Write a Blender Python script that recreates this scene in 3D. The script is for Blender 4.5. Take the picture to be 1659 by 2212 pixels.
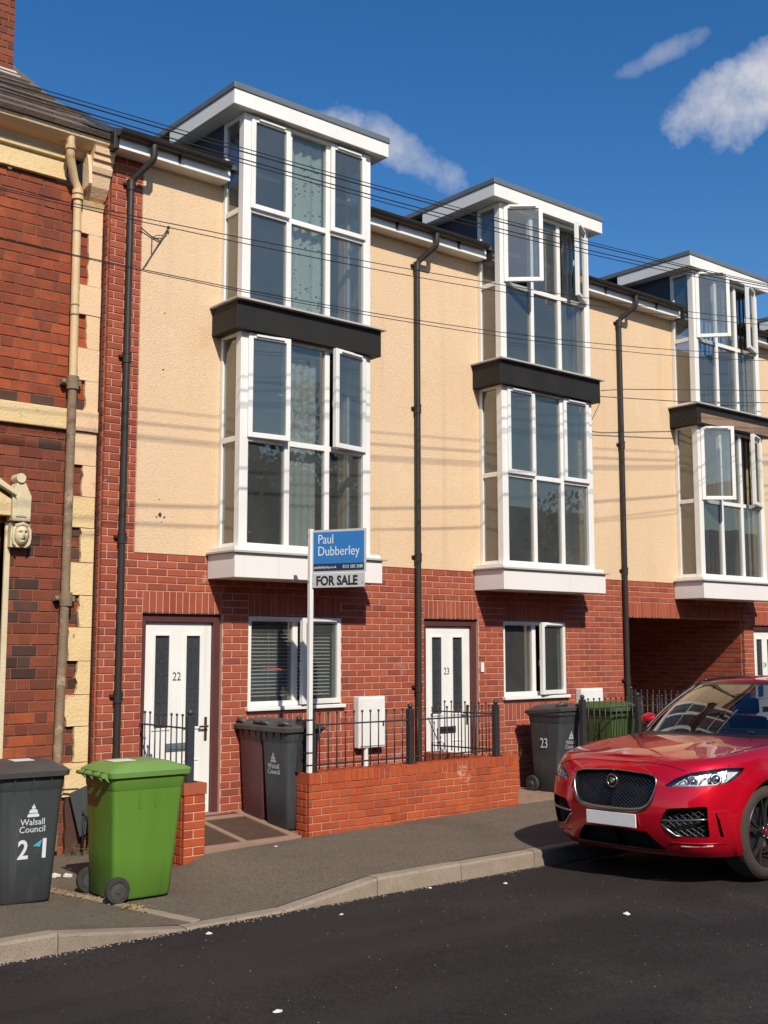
import bpy, bmesh, math, random
from mathutils import Vector, Matrix
random.seed(7)
R = math.radians
for o in list(bpy.data.objects): bpy.data.objects.remove(o)
scn = bpy.context.scene
COL = scn.collection

# ------------------------------------------------------------------ camera
CAM = Vector((-5.968, -10.34, 1.846))
cd = bpy.data.cameras.new('camera'); cam = bpy.data.objects.new('camera', cd); COL.objects.link(cam)
cd.sensor_fit = 'VERTICAL'; cd.sensor_height = 24.0; cd.lens = 24.0 * 2480 / 2212
cd.clip_start = 0.05; cd.clip_end = 3000
rt, up, bk = Vector((.7648, -.6442, -.0006)), Vector((-.0743, -.0891, .9932)), Vector((-.6399, -.7596, -.1160))
mw = Matrix((rt, up, bk)).transposed().to_4x4(); mw.translation = CAM
cam.matrix_world = mw
scn.camera = cam

# ------------------------------------------------------------------ sun and sky
LDIR = Vector((.368, 1.0, -.874)).normalized()
sd = bpy.data.lights.new('sun', 'SUN'); sun = bpy.data.objects.new('sun', sd); COL.objects.link(sun)
sd.energy = 5.0; sd.angle = R(.7); sd.color = (1.0, .93, .82)
sun.rotation_euler = LDIR.to_track_quat('-Z', 'Y').to_euler()
sun.location = (-8, -20, 18)
w = bpy.data.worlds.new('World'); scn.world = w; w.use_nodes = True
nt = w.node_tree; N = nt.nodes; N.clear(); LK = nt.links.new
out = N.new('ShaderNodeOutputWorld'); bg = N.new('ShaderNodeBackground')
sky = N.new('ShaderNodeTexSky'); sky.sky_type = 'NISHITA'; sky.sun_disc = False
sky.sun_elevation = math.asin(-LDIR.z); sky.sun_rotation = math.atan2(-LDIR.x, -LDIR.y)
sky.air_density = 1.0; sky.dust_density = .55; sky.ozone_density = 2.5
hs = N.new('ShaderNodeHueSaturation'); hs.inputs['Saturation'].default_value = 1.36; hs.inputs['Hue'].default_value = .505; hs.inputs['Value'].default_value = 1.27
LK(sky.outputs[0], hs.inputs['Color'])
# clouds: fair-weather patches spread over the sky by direction
geo = N.new('ShaderNodeTexCoord')
def wn(t, **k):
    n = N.new(t)
    for a, b in k.items(): setattr(n, a, b)
    return n
def cloud(c, right, sx, sy, amp, base):
    # soft ellipsoid mask around a sky direction, broken up by noise
    c = Vector(c).normalized(); r = Vector(right).normalized(); r = (r - c * r.dot(c)).normalized(); u = c.cross(r)
    if u.z < 0: u = -u
    def dot(v):
        d = wn('ShaderNodeVectorMath', operation='DOT_PRODUCT'); LK(geo.outputs['Generated'], d.inputs[0]); d.inputs[1].default_value = v; return d.outputs['Value']
    def mth(op, a, b=None):
        m = wn('ShaderNodeMath', operation=op)
        for i, q in enumerate((a, b)):
            if q is None: continue
            if isinstance(q, (int, float)): m.inputs[i].default_value = q
            else: LK(q, m.inputs[i])
        return m.outputs[0]
    a = mth('DIVIDE', dot(r), sx); b = mth('DIVIDE', dot(u), sy)
    d2 = mth('ADD', mth('MULTIPLY', a, a), mth('MULTIPLY', b, b))
    front = mth('GREATER_THAN', dot(c), 0.3)
    nz = wn('ShaderNodeTexNoise'); nz.inputs['Scale'].default_value = base; nz.inputs['Detail'].default_value = 12; nz.inputs['Roughness'].default_value = .64
    LK(geo.outputs['Generated'], nz.inputs['Vector'])
    k = mth('SUBTRACT', mth('ADD', 1.0, mth('MULTIPLY', mth('SUBTRACT', nz.outputs['Fac'], .5), 3.2)), d2)
    k = mth('MULTIPLY', mth('MULTIPLY', k, amp), front)
    m = wn('ShaderNodeClamp'); LK(k, m.inputs[0]); return m.outputs[0], mth
clouds = [cloud((.776, .455, .438), (.0298, -.0639, .0300), .088, .036, 1.05, 15),
          cloud((.772, .474, .420), (.0575, -.0797, -.008), .085, .014, .8, 20),
          cloud((.721, .515, .4637), (.0205, -.0382, .0135), .040, .009, .30, 26),
          cloud((.5965, .6896, .4106), (.0844, -.0431, -.0507), .066, .017, .55, 26),
          cloud((.553, .713, .428), (.64, -.6, -.1), .030, .014, .6, 28),
          cloud((-.5, -.75, .42), (.8, -.5, .1), .30, .07, .8, 8),
          cloud((.85, -.35, .40), (.3, .9, .1), .28, .06, .8, 8),
          cloud((-.85, .3, .40), (.3, .9, .1), .25, .06, .8, 8)]
acc = None
for c_, mth in clouds:
    acc = c_ if acc is None else mth('MAXIMUM', acc, c_)
mx = N.new('ShaderNodeMix'); mx.data_type = 'RGBA'
LK(acc, mx.inputs['Factor']); LK(hs.outputs[0], mx.inputs['A'])
mx.inputs['B'].default_value = (6.2, 6.4, 7.1, 1)
LK(mx.outputs['Result'], bg.inputs['Color']); bg.inputs['Strength'].default_value = .095
LK(bg.outputs[0], out.inputs[0])
scn.view_settings.view_transform = 'Standard'; scn.view_settings.look = 'None'
scn.view_settings.exposure = 0.0; scn.view_settings.gamma = 1.0; scn.view_settings.use_curve_mapping = False
scn.render.engine = 'CYCLES'
try:
    scn.cycles.use_denoising = True; scn.cycles.max_bounces = 6; scn.cycles.transparent_max_bounces = 16
    scn.cycles.caustics_reflective = False; scn.cycles.caustics_refractive = False
    scn.cycles.sample_clamp_indirect = 6
except Exception: pass

# ------------------------------------------------------------------ materials
def lerp(a, b, t): return a + (b - a) * t
def mat(name, col, rough=.6, col2=None, scale=6., amt=.5, bump=0., bscale=60., metal=0., coat=0., spec=.5, rnd=0., ramp=None, speck=None, detail=4., stretch=None, stain=None, streak=None, chips=None):
    """procedural material: two tones mixed by noise, per-piece variation, optional specks, stains and bump"""
    m = bpy.data.materials.new(name); m.use_nodes = True
    t = m.node_tree; n = t.nodes; n.clear(); L = t.links.new
    o = n.new('ShaderNodeOutputMaterial'); b = n.new('ShaderNodeBsdfPrincipled'); L(b.outputs[0], o.inputs[0])
    b.inputs['Roughness'].default_value = rough; b.inputs['Metallic'].default_value = metal
    b.inputs['Specular IOR Level'].default_value = spec
    if coat: b.inputs['Coat Weight'].default_value = coat; b.inputs['Coat Roughness'].default_value = .03
    g = n.new('ShaderNodeNewGeometry'); pos = g.outputs['Position']
    if stretch:
        mp = n.new('ShaderNodeMapping'); mp.inputs['Scale'].default_value = stretch; L(pos, mp.inputs['Vector']); pos2 = mp.outputs[0]
    else: pos2 = pos
    nz = n.new('ShaderNodeTexNoise'); nz.inputs['Scale'].default_value = scale; nz.inputs['Detail'].default_value = detail; L(pos2, nz.inputs['Vector'])
    if col2 is None: col2 = tuple(c * .78 for c in col)
    mr = n.new('ShaderNodeMapRange'); mr.inputs['From Min'].default_value = .5 - .5 * (1 - amt) - .08; mr.inputs['From Max'].default_value = .5 + .5 * (1 - amt) + .08
    L(nz.outputs['Fac'], mr.inputs['Value'])
    cm = n.new('ShaderNodeMix'); cm.data_type = 'RGBA'
    if ramp:
        oi = n.new('ShaderNodeObjectInfo'); ad = n.new('ShaderNodeMath'); ad.operation = 'ADD'
        L(oi.outputs['Random'], ad.inputs[0]); L(g.outputs['Random Per Island'], ad.inputs[1])
        fr = n.new('ShaderNodeMath'); fr.operation = 'FRACT'; L(ad.outputs[0], fr.inputs[0])
        cr = n.new('ShaderNodeValToRGB'); cr.color_ramp.interpolation = 'LINEAR'
        el = cr.color_ramp.elements
        while len(el) > 1: el.remove(el[-1])
        for i, (p_, c_) in enumerate(ramp):
            e = el[0] if i == 0 else el.new(p_)
            e.position = p_; e.color = (*c_, 1)
        L(fr.outputs[0], cr.inputs[0])
        dk = n.new('ShaderNodeMix'); dk.data_type = 'RGBA'; dk.blend_type = 'MULTIPLY'; dk.inputs['Factor'].default_value = 1
        L(cr.outputs[0], dk.inputs['A']); q = tuple(c2 / max(c1, 1e-4) for c1, c2 in zip(col, col2)); dk.inputs['B'].default_value = (*q, 1)
        L(cr.outputs[0], cm.inputs['A']); L(dk.outputs['Result'], cm.inputs['B'])
    else:
        cm.inputs['A'].default_value = (*col, 1); cm.inputs['B'].default_value = (*col2, 1)
    L(mr.outputs[0], cm.inputs['Factor']); cur = cm.outputs['Result']
    if rnd and not ramp:
        oi = n.new('ShaderNodeObjectInfo'); ad = n.new('ShaderNodeMath'); ad.operation = 'ADD'
        L(oi.outputs['Random'], ad.inputs[0]); L(g.outputs['Random Per Island'], ad.inputs[1])
        fr = n.new('ShaderNodeMath'); fr.operation = 'FRACT'; L(ad.outputs[0], fr.inputs[0])
        m2 = n.new('ShaderNodeMapRange'); m2.inputs['To Min'].default_value = 1 - rnd; m2.inputs['To Max'].default_value = 1 + rnd; L(fr.outputs[0], m2.inputs[0])
        h = n.new('ShaderNodeHueSaturation'); L(m2.outputs[0], h.inputs['Value']); L(cur, h.inputs['Color']); cur = h.outputs[0]
    if speck:
        sc, thr, sc_col = speck
        vz = n.new('ShaderNodeTexNoise'); vz.inputs['Scale'].default_value = sc; vz.inputs['Detail'].default_value = 2; L(pos, vz.inputs['Vector'])
        m3 = n.new('ShaderNodeMapRange'); m3.inputs['From Min'].default_value = thr; m3.inputs['From Max'].default_value = thr + .05; L(vz.outputs['Fac'], m3.inputs[0])
        c3 = n.new('ShaderNodeMix'); c3.data_type = 'RGBA'; L(m3.outputs[0], c3.inputs['Factor']); L(cur, c3.inputs['A']); c3.inputs['B'].default_value = (*sc_col, 1); cur = c3.outputs['Result']
    if stain:
        for (sc, thr, wd, sc_col, strg) in (stain if isinstance(stain, list) else [stain]):
            vz = n.new('ShaderNodeTexNoise'); vz.inputs['Scale'].default_value = sc; vz.inputs['Detail'].default_value = 6; vz.inputs['Roughness'].default_value = .65; L(pos, vz.inputs['Vector'])
            m3 = n.new('ShaderNodeMapRange'); m3.inputs['From Min'].default_value = thr; m3.inputs['From Max'].default_value = thr + wd; m3.inputs['To Max'].default_value = strg; L(vz.outputs['Fac'], m3.inputs[0])
            c3 = n.new('ShaderNodeMix'); c3.data_type = 'RGBA'; L(m3.outputs[0], c3.inputs['Factor']); L(cur, c3.inputs['A']); c3.inputs['B'].default_value = (*sc_col, 1); cur = c3.outputs['Result']
    if chips:       # stone chippings: every cell its own shade
        vo = n.new('ShaderNodeTexVoronoi'); vo.inputs['Scale'].default_value = chips[0]; L(pos, vo.inputs['Vector'])
        sp_ = n.new('ShaderNodeSeparateColor'); L(vo.outputs['Color'], sp_.inputs[0])
        m2 = n.new('ShaderNodeMapRange'); m2.inputs['To Min'].default_value = 1 - chips[1]; m2.inputs['To Max'].default_value = 1 + chips[1]; L(sp_.outputs[0], m2.inputs[0])
        h = n.new('ShaderNodeHueSaturation'); L(m2.outputs[0], h.inputs['Value']); L(cur, h.inputs['Color']); cur = h.outputs[0]
    if streak:
        st_, thr, wd, sc_col, strg = streak
        mp = n.new('ShaderNodeMapping'); mp.inputs['Scale'].default_value = st_; L(pos, mp.inputs['Vector'])
        vz = n.new('ShaderNodeTexNoise'); vz.inputs['Scale'].default_value = 1.; vz.inputs['Detail'].default_value = 5; L(mp.outputs[0], vz.inputs['Vector'])
        m3 = n.new('ShaderNodeMapRange'); m3.inputs['From Min'].default_value = thr; m3.inputs['From Max'].default_value = thr + wd; m3.inputs['To Max'].default_value = strg; L(vz.outputs['Fac'], m3.inputs[0])
        c3 = n.new('ShaderNodeMix'); c3.data_type = 'RGBA'; L(m3.outputs[0], c3.inputs['Factor']); L(cur, c3.inputs['A']); c3.inputs['B'].default_value = (*sc_col, 1); cur = c3.outputs['Result']
    L(cur, b.inputs['Base Color'])
    if bump:
        bz = n.new('ShaderNodeTexNoise'); bz.inputs['Scale'].default_value = bscale; bz.inputs['Detail'].default_value = 5; L(pos, bz.inputs['Vector'])
        bp = n.new('ShaderNodeBump'); bp.inputs['Strength'].default_value = bump; bp.inputs['Distance'].default_value = .01; L(bz.outputs['Fac'], bp.inputs['Height']); L(bp.outputs[0], b.inputs['Normal'])
    return m
def glass(name, tint=(.75, .8, .8), refl=1.7, base=.03, rough=.0, wav=.02, gcol=(1, 1, 1), film=0.):
    m = bpy.data.materials.new(name); m.use_nodes = True
    t = m.node_tree; n = t.nodes; n.clear(); L = t.links.new
    o = n.new('ShaderNodeOutputMaterial'); mixs = n.new('ShaderNodeMixShader'); tr = n.new('ShaderNodeBsdfTransparent'); gl = n.new('ShaderNodeBsdfGlossy')
    tr.inputs[0].default_value = (*tint, 1); gl.inputs['Color'].default_value = (*gcol, 1); gl.inputs['Roughness'].default_value = rough
    fr = n.new('ShaderNodeLayerWeight'); fr.inputs[0].default_value = .5
    pw = n.new('ShaderNodeMath'); pw.operation = 'POWER'; L(fr.outputs['Facing'], pw.inputs[0]); pw.inputs[1].default_value = 4.5
    ma = n.new('ShaderNodeMath'); ma.operation = 'MULTIPLY_ADD'; ma.inputs[1].default_value = .9 * refl; ma.inputs[2].default_value = .04 + base; ma.use_clamp = True
    L(pw.outputs[0], ma.inputs[0]); L(ma.outputs[0], mixs.inputs[0]); L(tr.outputs[0], mixs.inputs[1]); L(gl.outputs[0], mixs.inputs[2])
    g = n.new('ShaderNodeNewGeometry'); bz = n.new('ShaderNodeTexNoise'); bz.inputs['Scale'].default_value = 1.6; bz.inputs['Detail'].default_value = 1; L(g.outputs['Position'], bz.inputs['Vector'])
    bp = n.new('ShaderNodeBump'); bp.inputs['Strength'].default_value = wav; bp.inputs['Distance'].default_value = .05; L(bz.outputs['Fac'], bp.inputs['Height'])
    L(bp.outputs[0], gl.inputs['Normal']); res = mixs.outputs[0]
    if film:      # thin dust film, painted as a diffuse haze that greys the pane
        df = n.new('ShaderNodeBsdfDiffuse'); df.inputs[0].default_value = (.62, .63, .60, 1); fm = n.new('ShaderNodeMixShader')
        fz = n.new('ShaderNodeTexNoise'); fz.inputs['Scale'].default_value = 3.; fz.inputs['Detail'].default_value = 4; L(g.outputs['Position'], fz.inputs['Vector'])
        fr2 = n.new('ShaderNodeMapRange'); fr2.inputs['To Min'].default_value = film * .6; fr2.inputs['To Max'].default_value = film * 1.4; L(fz.outputs['Fac'], fr2.inputs[0])
        L(fr2.outputs[0], fm.inputs[0]); L(res, fm.inputs[1]); L(df.outputs[0], fm.inputs[2]); res = fm.outputs[0]
    L(res, o.inputs[0])
    return m
BR = [(0, (.31, .072, .041)), (.3, (.37, .090, .048)), (.55, (.42, .108, .054)), (.8, (.35, .082, .046)), (.93, (.27, .068, .043)), (1, (.39, .102, .056))]
BO = [(0, (.42, .078, .025)), (.4, (.50, .105, .032)), (.75, (.46, .09, .030)), (1, (.38, .075, .03))]
BV = [(0, (.29, .062, .026)), (.35, (.38, .085, .031)), (.7, (.43, .10, .034)), (.9, (.24, .06, .03)), (1, (.35, .072, .03))]
BD = [(0, (.17, .045, .026)), (.35, (.23, .060, .032)), (.7, (.28, .072, .036)), (1, (.13, .042, .028))]
M = {
 'brick_red': mat('brick_red', (.25, .055, .04), .85, (.19, .042, .032), 14, .45, .5, 120, ramp=BR, stain=[(1.1, .61, .12, (.58, .36, .30), .42), (5, .66, .06, (.62, .44, .38), .5), (2.3, .62, .15, (.20, .05, .035), .5)], spec=.2),
 'brick_orange': mat('brick_orange', (.42, .1, .04), .85, (.31, .07, .033), 9, .5, .6, 120, ramp=BO, stain=[(2.1, .645, .05, (.62, .42, .34), .7), (3.3, .60, .12, (.24, .065, .035), .55)], spec=.2),
 'brick_old': mat('brick_old', (.33, .07, .03), .85, (.21, .048, .026), 9, .5, .9, 70, ramp=BV, stain=[(1.6, .52, .2, (.13, .045, .03), .75), (6, .60, .15, (.10, .04, .028), .5)], spec=.2),
 'brick_old_dark': mat('brick_old_dark', (.17, .042, .03), .85, (.12, .035, .028), 8, .5, .9, 70, ramp=BD, spec=.2),
 'brick_blue': mat('brick_blue', (.060, .036, .028), .8, (.095, .045, .032), 8, .5, .6, 70, rnd=.3, spec=.2),
 'mortar_pale': mat('mortar_pale', (.64, .39, .295), .95, (.54, .31, .225), 9, .5, .6, 150, spec=.2),
 'mortar_old': mat('mortar_old', (.27, .125, .075), .95, (.16, .07, .045), 6, .5, .8, 90, spec=.2),
 'mortar_grey': mat('mortar_grey', (.17, .075, .045), .95, (.52, .33, .24), 2.2, .8, .6, 150, spec=.2),
 'render': mat('render', (.745, .548, .355), .95, (.70, .488, .298), 1.1, .35, .9, 95, speck=(105, .645, (.42, .25, .12)), stain=[(1.7, .60, .14, (.66, .36, .19), .55), (.7, .60, .1, (.80, .63, .42), .5), (9, .62, .2, (.62, .40, .22), .35)], streak=((5., 5., .22), .55, .18, (.58, .38, .23), .5), spec=.2),
 'cream_paint': mat('cream_paint', (.74, .57, .30), .75, (.64, .45, .22), 4, .4, .8, 40, stain=[(7, .64, .05, (.30, .17, .09), .85), (2.5, .60, .1, (.60, .40, .22), .6)]),
 'cream_pink': mat('cream_pink', (.74, .54, .32), .75, (.68, .46, .27), 4, .4, .6, 50, stain=[(6, .635, .05, (.32, .18, .11), .8), (2.5, .60, .1, (.62, .38, .26), .6)]),
 'stone': mat('stone', (.66, .58, .38), .8, (.56, .46, .28), 9, .5, .5, 70),
 'upvc': mat('upvc', (.80, .785, .74), .36, (.72, .70, .645), 3, .45, spec=.45, streak=((9., 9., .5), .60, .15, (.55, .51, .44), .35)),
 'upvc_dull': mat('upvc_dull', (.76, .75, .71), .5, (.68, .66, .61), 2.5, .5, .05, 40),
 'panel': mat('panel', (.78, .74, .70), .5, (.73, .68, .64), 1.5, .5, spec=.4, streak=((12., 12., .4), .60, .15, (.52, .47, .42), .4)),
 'black_clad': mat('black_clad', (.016, .015, .013), .6, (.026, .024, .020), 2.5, .5, .1, 30, spec=.25),
 'lead_grey': mat('lead_grey', (.10, .12, .14), .55, (.14, .16, .17), 3, .5, .1, 30),
 'ledge': mat('ledge', (.50, .47, .42), .6, (.40, .37, .32), 4, .5),
 'cheek': mat('cheek', (.030, .035, .055), .55, (.04, .045, .065), 3, .5),
 'pvc_black': mat('pvc_black', (.024, .021, .018), .42, (.038, .032, .026), 4, .5, spec=.4),
 'maroon': mat('maroon', (.10, .028, .026), .55, (.075, .022, .02), 5, .5, .1, 40),
 'slate': mat('slate', (.055, .065, .075), .6, (.08, .085, .09), 6, .5, .3, 40, rnd=.25),
 'tile_brown': mat('tile_brown', (.145, .105, .078), .9, (.10, .072, .055), 7, .5, .7, 40, rnd=.2),
 'pipe_cream': mat('pipe_cream', (.66, .49, .27), .6, (.56, .39, .20), 5, .5, .3, 40, stain=(6, .6, .1, (.22, .13, .07), .8)),
 'pipe_rust': mat('pipe_rust', (.27, .185, .11), .85, (.17, .115, .07), 9, .5, .8, 60, stain=(5, .56, .08, (.45, .33, .19), .8)),
 'glass': glass('glass', (.76, .79, .78), 1., .10, wav=.04, gcol=(1., .88, .73), film=.045),
 'glass_side': glass('glass_side', (.72, .74, .72), 1., .08, wav=.05, film=.05),
 'lead_glass': mat('lead_glass', (.035, .04, .045), .12, (.05, .055, .06), 12, .5, .25, 25, spec=.7),
 'lead_came': mat('lead_came', (.09, .095, .10), .45, metal=.5),
 'room': mat('room', (.30, .27, .23), .9, (.24, .21, .18), 1, .5),
 'curtain': mat('curtain', (.62, .70, .64), .9, (.55, .63, .58), 3, .5, speck=(34, .63, (.16, .19, .16))),
 'net': mat('net', (.62, .64, .62), .9, (.54, .56, .55), 2, .5),
 'blind_white': mat('blind_white', (.84, .83, .79), .7, (.78, .76, .71), 3, .5),
 'blind_dark': mat('blind_dark', (.40, .37, .28), .8, (.30, .27, .20), 3, .5, rnd=.55),
 'chrome': mat('chrome', (.70, .70, .70), .14, (.6, .6, .6), 8, .5, metal=1.),
 'brass': mat('brass', (.45, .34, .16), .35, (.36, .26, .12), 8, .5, metal=1.),
 'number': mat('number', (.16, .15, .13), .4, metal=.6),
 'iron': mat('iron', (.022, .022, .024), .42, (.04, .036, .032), 15, .5, .15, 80, spec=.5),
 'iron_blue': mat('iron_blue', (.022, .035, .042), .42, (.04, .05, .055), 15, .5, .15, 80),
 'white_paint': mat('white_paint', (.78, .77, .74), .45, (.68, .66, .60), 6, .5),
 'sign_blue': mat('sign_blue', (.025, .16, .42), .4, (.03, .18, .45), 2, .5),
 'sign_navy': mat('sign_navy', (.018, .028, .075), .4),
 'sign_grey': mat('sign_grey', (.50, .50, .49), .45, (.44, .44, .43), 3, .5),
 'ink_black': mat('ink_black', (.015, .015, .018), .5),
 'ink_white': mat('ink_white', (.70, .74, .76), .5),
 'ink_faded': mat('ink_faded', (.42, .44, .45), .6, (.30, .32, .33), 60, .5),
 'ink_teal': mat('ink_teal', (.05, .42, .58), .5),
 'bin_grey': mat('bin_grey', (.036, .042, .046), .5, (.05, .055, .056), 5, .5, .25, 160, spec=.4, stain=(4, .62, .12, (.14, .125, .11), .5), streak=((15., 15., 1.3), .57, .15, (.095, .09, .082), .5)),
 'bin_grey_lid': mat('bin_grey_lid', (.05, .05, .05), .42, (.075, .068, .062), 5, .5, .25, 160, spec=.5),
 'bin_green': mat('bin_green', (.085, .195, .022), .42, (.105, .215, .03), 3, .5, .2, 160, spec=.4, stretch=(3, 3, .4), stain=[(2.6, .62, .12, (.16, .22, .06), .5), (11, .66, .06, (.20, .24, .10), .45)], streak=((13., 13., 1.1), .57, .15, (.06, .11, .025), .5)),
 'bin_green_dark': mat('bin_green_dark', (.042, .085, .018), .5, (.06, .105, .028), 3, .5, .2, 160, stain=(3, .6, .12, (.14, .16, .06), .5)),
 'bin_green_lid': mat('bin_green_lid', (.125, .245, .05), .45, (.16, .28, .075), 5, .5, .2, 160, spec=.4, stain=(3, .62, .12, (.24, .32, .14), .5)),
 'bin_maroon': mat('bin_maroon', (.075, .022, .026), .45, (.10, .035, .035), 3, .5, .2, 160, stretch=(3, 3, .5)),
 'bin_brown': mat('bin_brown', (.050, .028, .026), .5, (.07, .04, .036), 3, .5, .2, 160),
 'rubber': mat('rubber', (.022, .021, .02), .75, (.04, .037, .034), 20, .5, .3, 90),
 'sticker': mat('sticker', (.72, .70, .64), .6, (.6, .58, .52), 20, .5),
 'tarmac': mat('tarmac', (.168, .135, .098), .95, (.132, .106, .077), 1.4, .35, .8, 220, speck=(150, .655, (.23, .20, .165)), stain=[(.55, .52, .16, (.108, .087, .065), .9), (2.6, .64, .1, (.215, .18, .137), .6)], spec=.2, chips=(95, .32)),
 'road': mat('road', (.033, .027, .025), .9, (.023, .019, .018), .8, .4, .9, 240, speck=(150, .67, (.062, .055, .051)), stain=[(.5, .46, .22, (.052, .044, .040), .8), (1.3, .60, .12, (.020, .017, .017), .75)], spec=.2, streak=((.16, 1.5, 1.), .50, .14, (.046, .039, .036), .55), chips=(85, .42)),
 'kerb': mat('kerb', (.36, .29, .22), .95, (.25, .20, .15), 7, .5, .8, 170, rnd=.12, speck=(95, .60, (.17, .135, .10)), stain=(5, .6, .1, (.20, .165, .12), .6), spec=.2),
 'edging': mat('edging', (.34, .27, .19), .95, (.25, .195, .14), 8, .5, .8, 80),
 'path_band': mat('path_band', (.31, .20, .145), .95, (.25, .155, .11), 7, .5, .6, 90, spec=.2),
 'path_panel': mat('path_panel', (.105, .062, .040), .97, (.07, .043, .03), 10, .5, .9, 140, speck=(110, .70, (.22, .14, .09)), spec=.2),
 'garden': mat('garden', (.20, .115, .085), .95, (.15, .09, .065), 8, .5, .7, 60),
 'soil_moss': mat('soil_moss', (.16, .13, .06), .95, (.24, .18, .08), 14, .5, 1., 90),
 'weed': mat('weed', (.085, .085, .025), .8, (.15, .12, .04), 10, .5),
 'leaf_dry': mat('leaf_dry', (.34, .22, .08), .9, (.25, .17, .06), 20, .5, rnd=.4),
 'litter': mat('litter', (.66, .65, .60), .8, (.5, .48, .44), 30, .5),
 'cable': mat('cable', (.012, .012, .013), .6),
 'cable_grey': mat('cable_grey', (.05, .045, .04), .6),
 'ground': mat('ground', (.10, .09, .07), .95, (.07, .075, .05), .2, .5),
 'terrace': mat('terrace', (.16, .07, .05), .9, (.12, .055, .04), 2, .5),
 'bark': mat('bark', (.07, .055, .04), .9),
 'leaf': mat('leaf', (.045, .085, .025), .7, (.03, .06, .018), 1.5, .5, rnd=.5),
}

def dotted(name, col, dot):
    m = bpy.data.materials.new(name); m.use_nodes = True; t = m.node_tree; n = t.nodes; L = t.links.new; b = n['Principled BSDF']; b.inputs['Roughness'].default_value = .9
    g = n.new('ShaderNodeNewGeometry'); mp = n.new('ShaderNodeMapping'); mp.inputs['Scale'].default_value = (1, .0, 1); L(g.outputs['Position'], mp.inputs[0])
    vo = n.new('ShaderNodeTexVoronoi'); vo.inputs['Scale'].default_value = 24; vo.inputs['Randomness'].default_value = .75; L(mp.outputs[0], vo.inputs['Vector'])
    a = n.new('ShaderNodeMath'); a.operation = 'LESS_THAN'; a.inputs[1].default_value = .30; L(vo.outputs['Distance'], a.inputs[0])
    nz = n.new('ShaderNodeTexNoise'); nz.inputs['Scale'].default_value = 4.5; L(mp.outputs[0], nz.inputs['Vector'])
    c = n.new('ShaderNodeMath'); c.operation = 'GREATER_THAN'; c.inputs[1].default_value = .46; L(nz.outputs['Fac'], c.inputs[0])
    d = n.new('ShaderNodeMath'); d.operation = 'MULTIPLY'; L(a.outputs[0], d.inputs[0]); L(c.outputs[0], d.inputs[1])
    mx_ = n.new('ShaderNodeMix'); mx_.data_type = 'RGBA'; L(d.outputs[0], mx_.inputs['Factor']); mx_.inputs['A'].default_value = (*col, 1); mx_.inputs['B'].default_value = (*dot, 1); L(mx_.outputs['Result'], b.inputs['Base Color']); return m
M['curtain'] = dotted('curtain', (.68, .76, .70), (.10, .13, .11))
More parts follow.
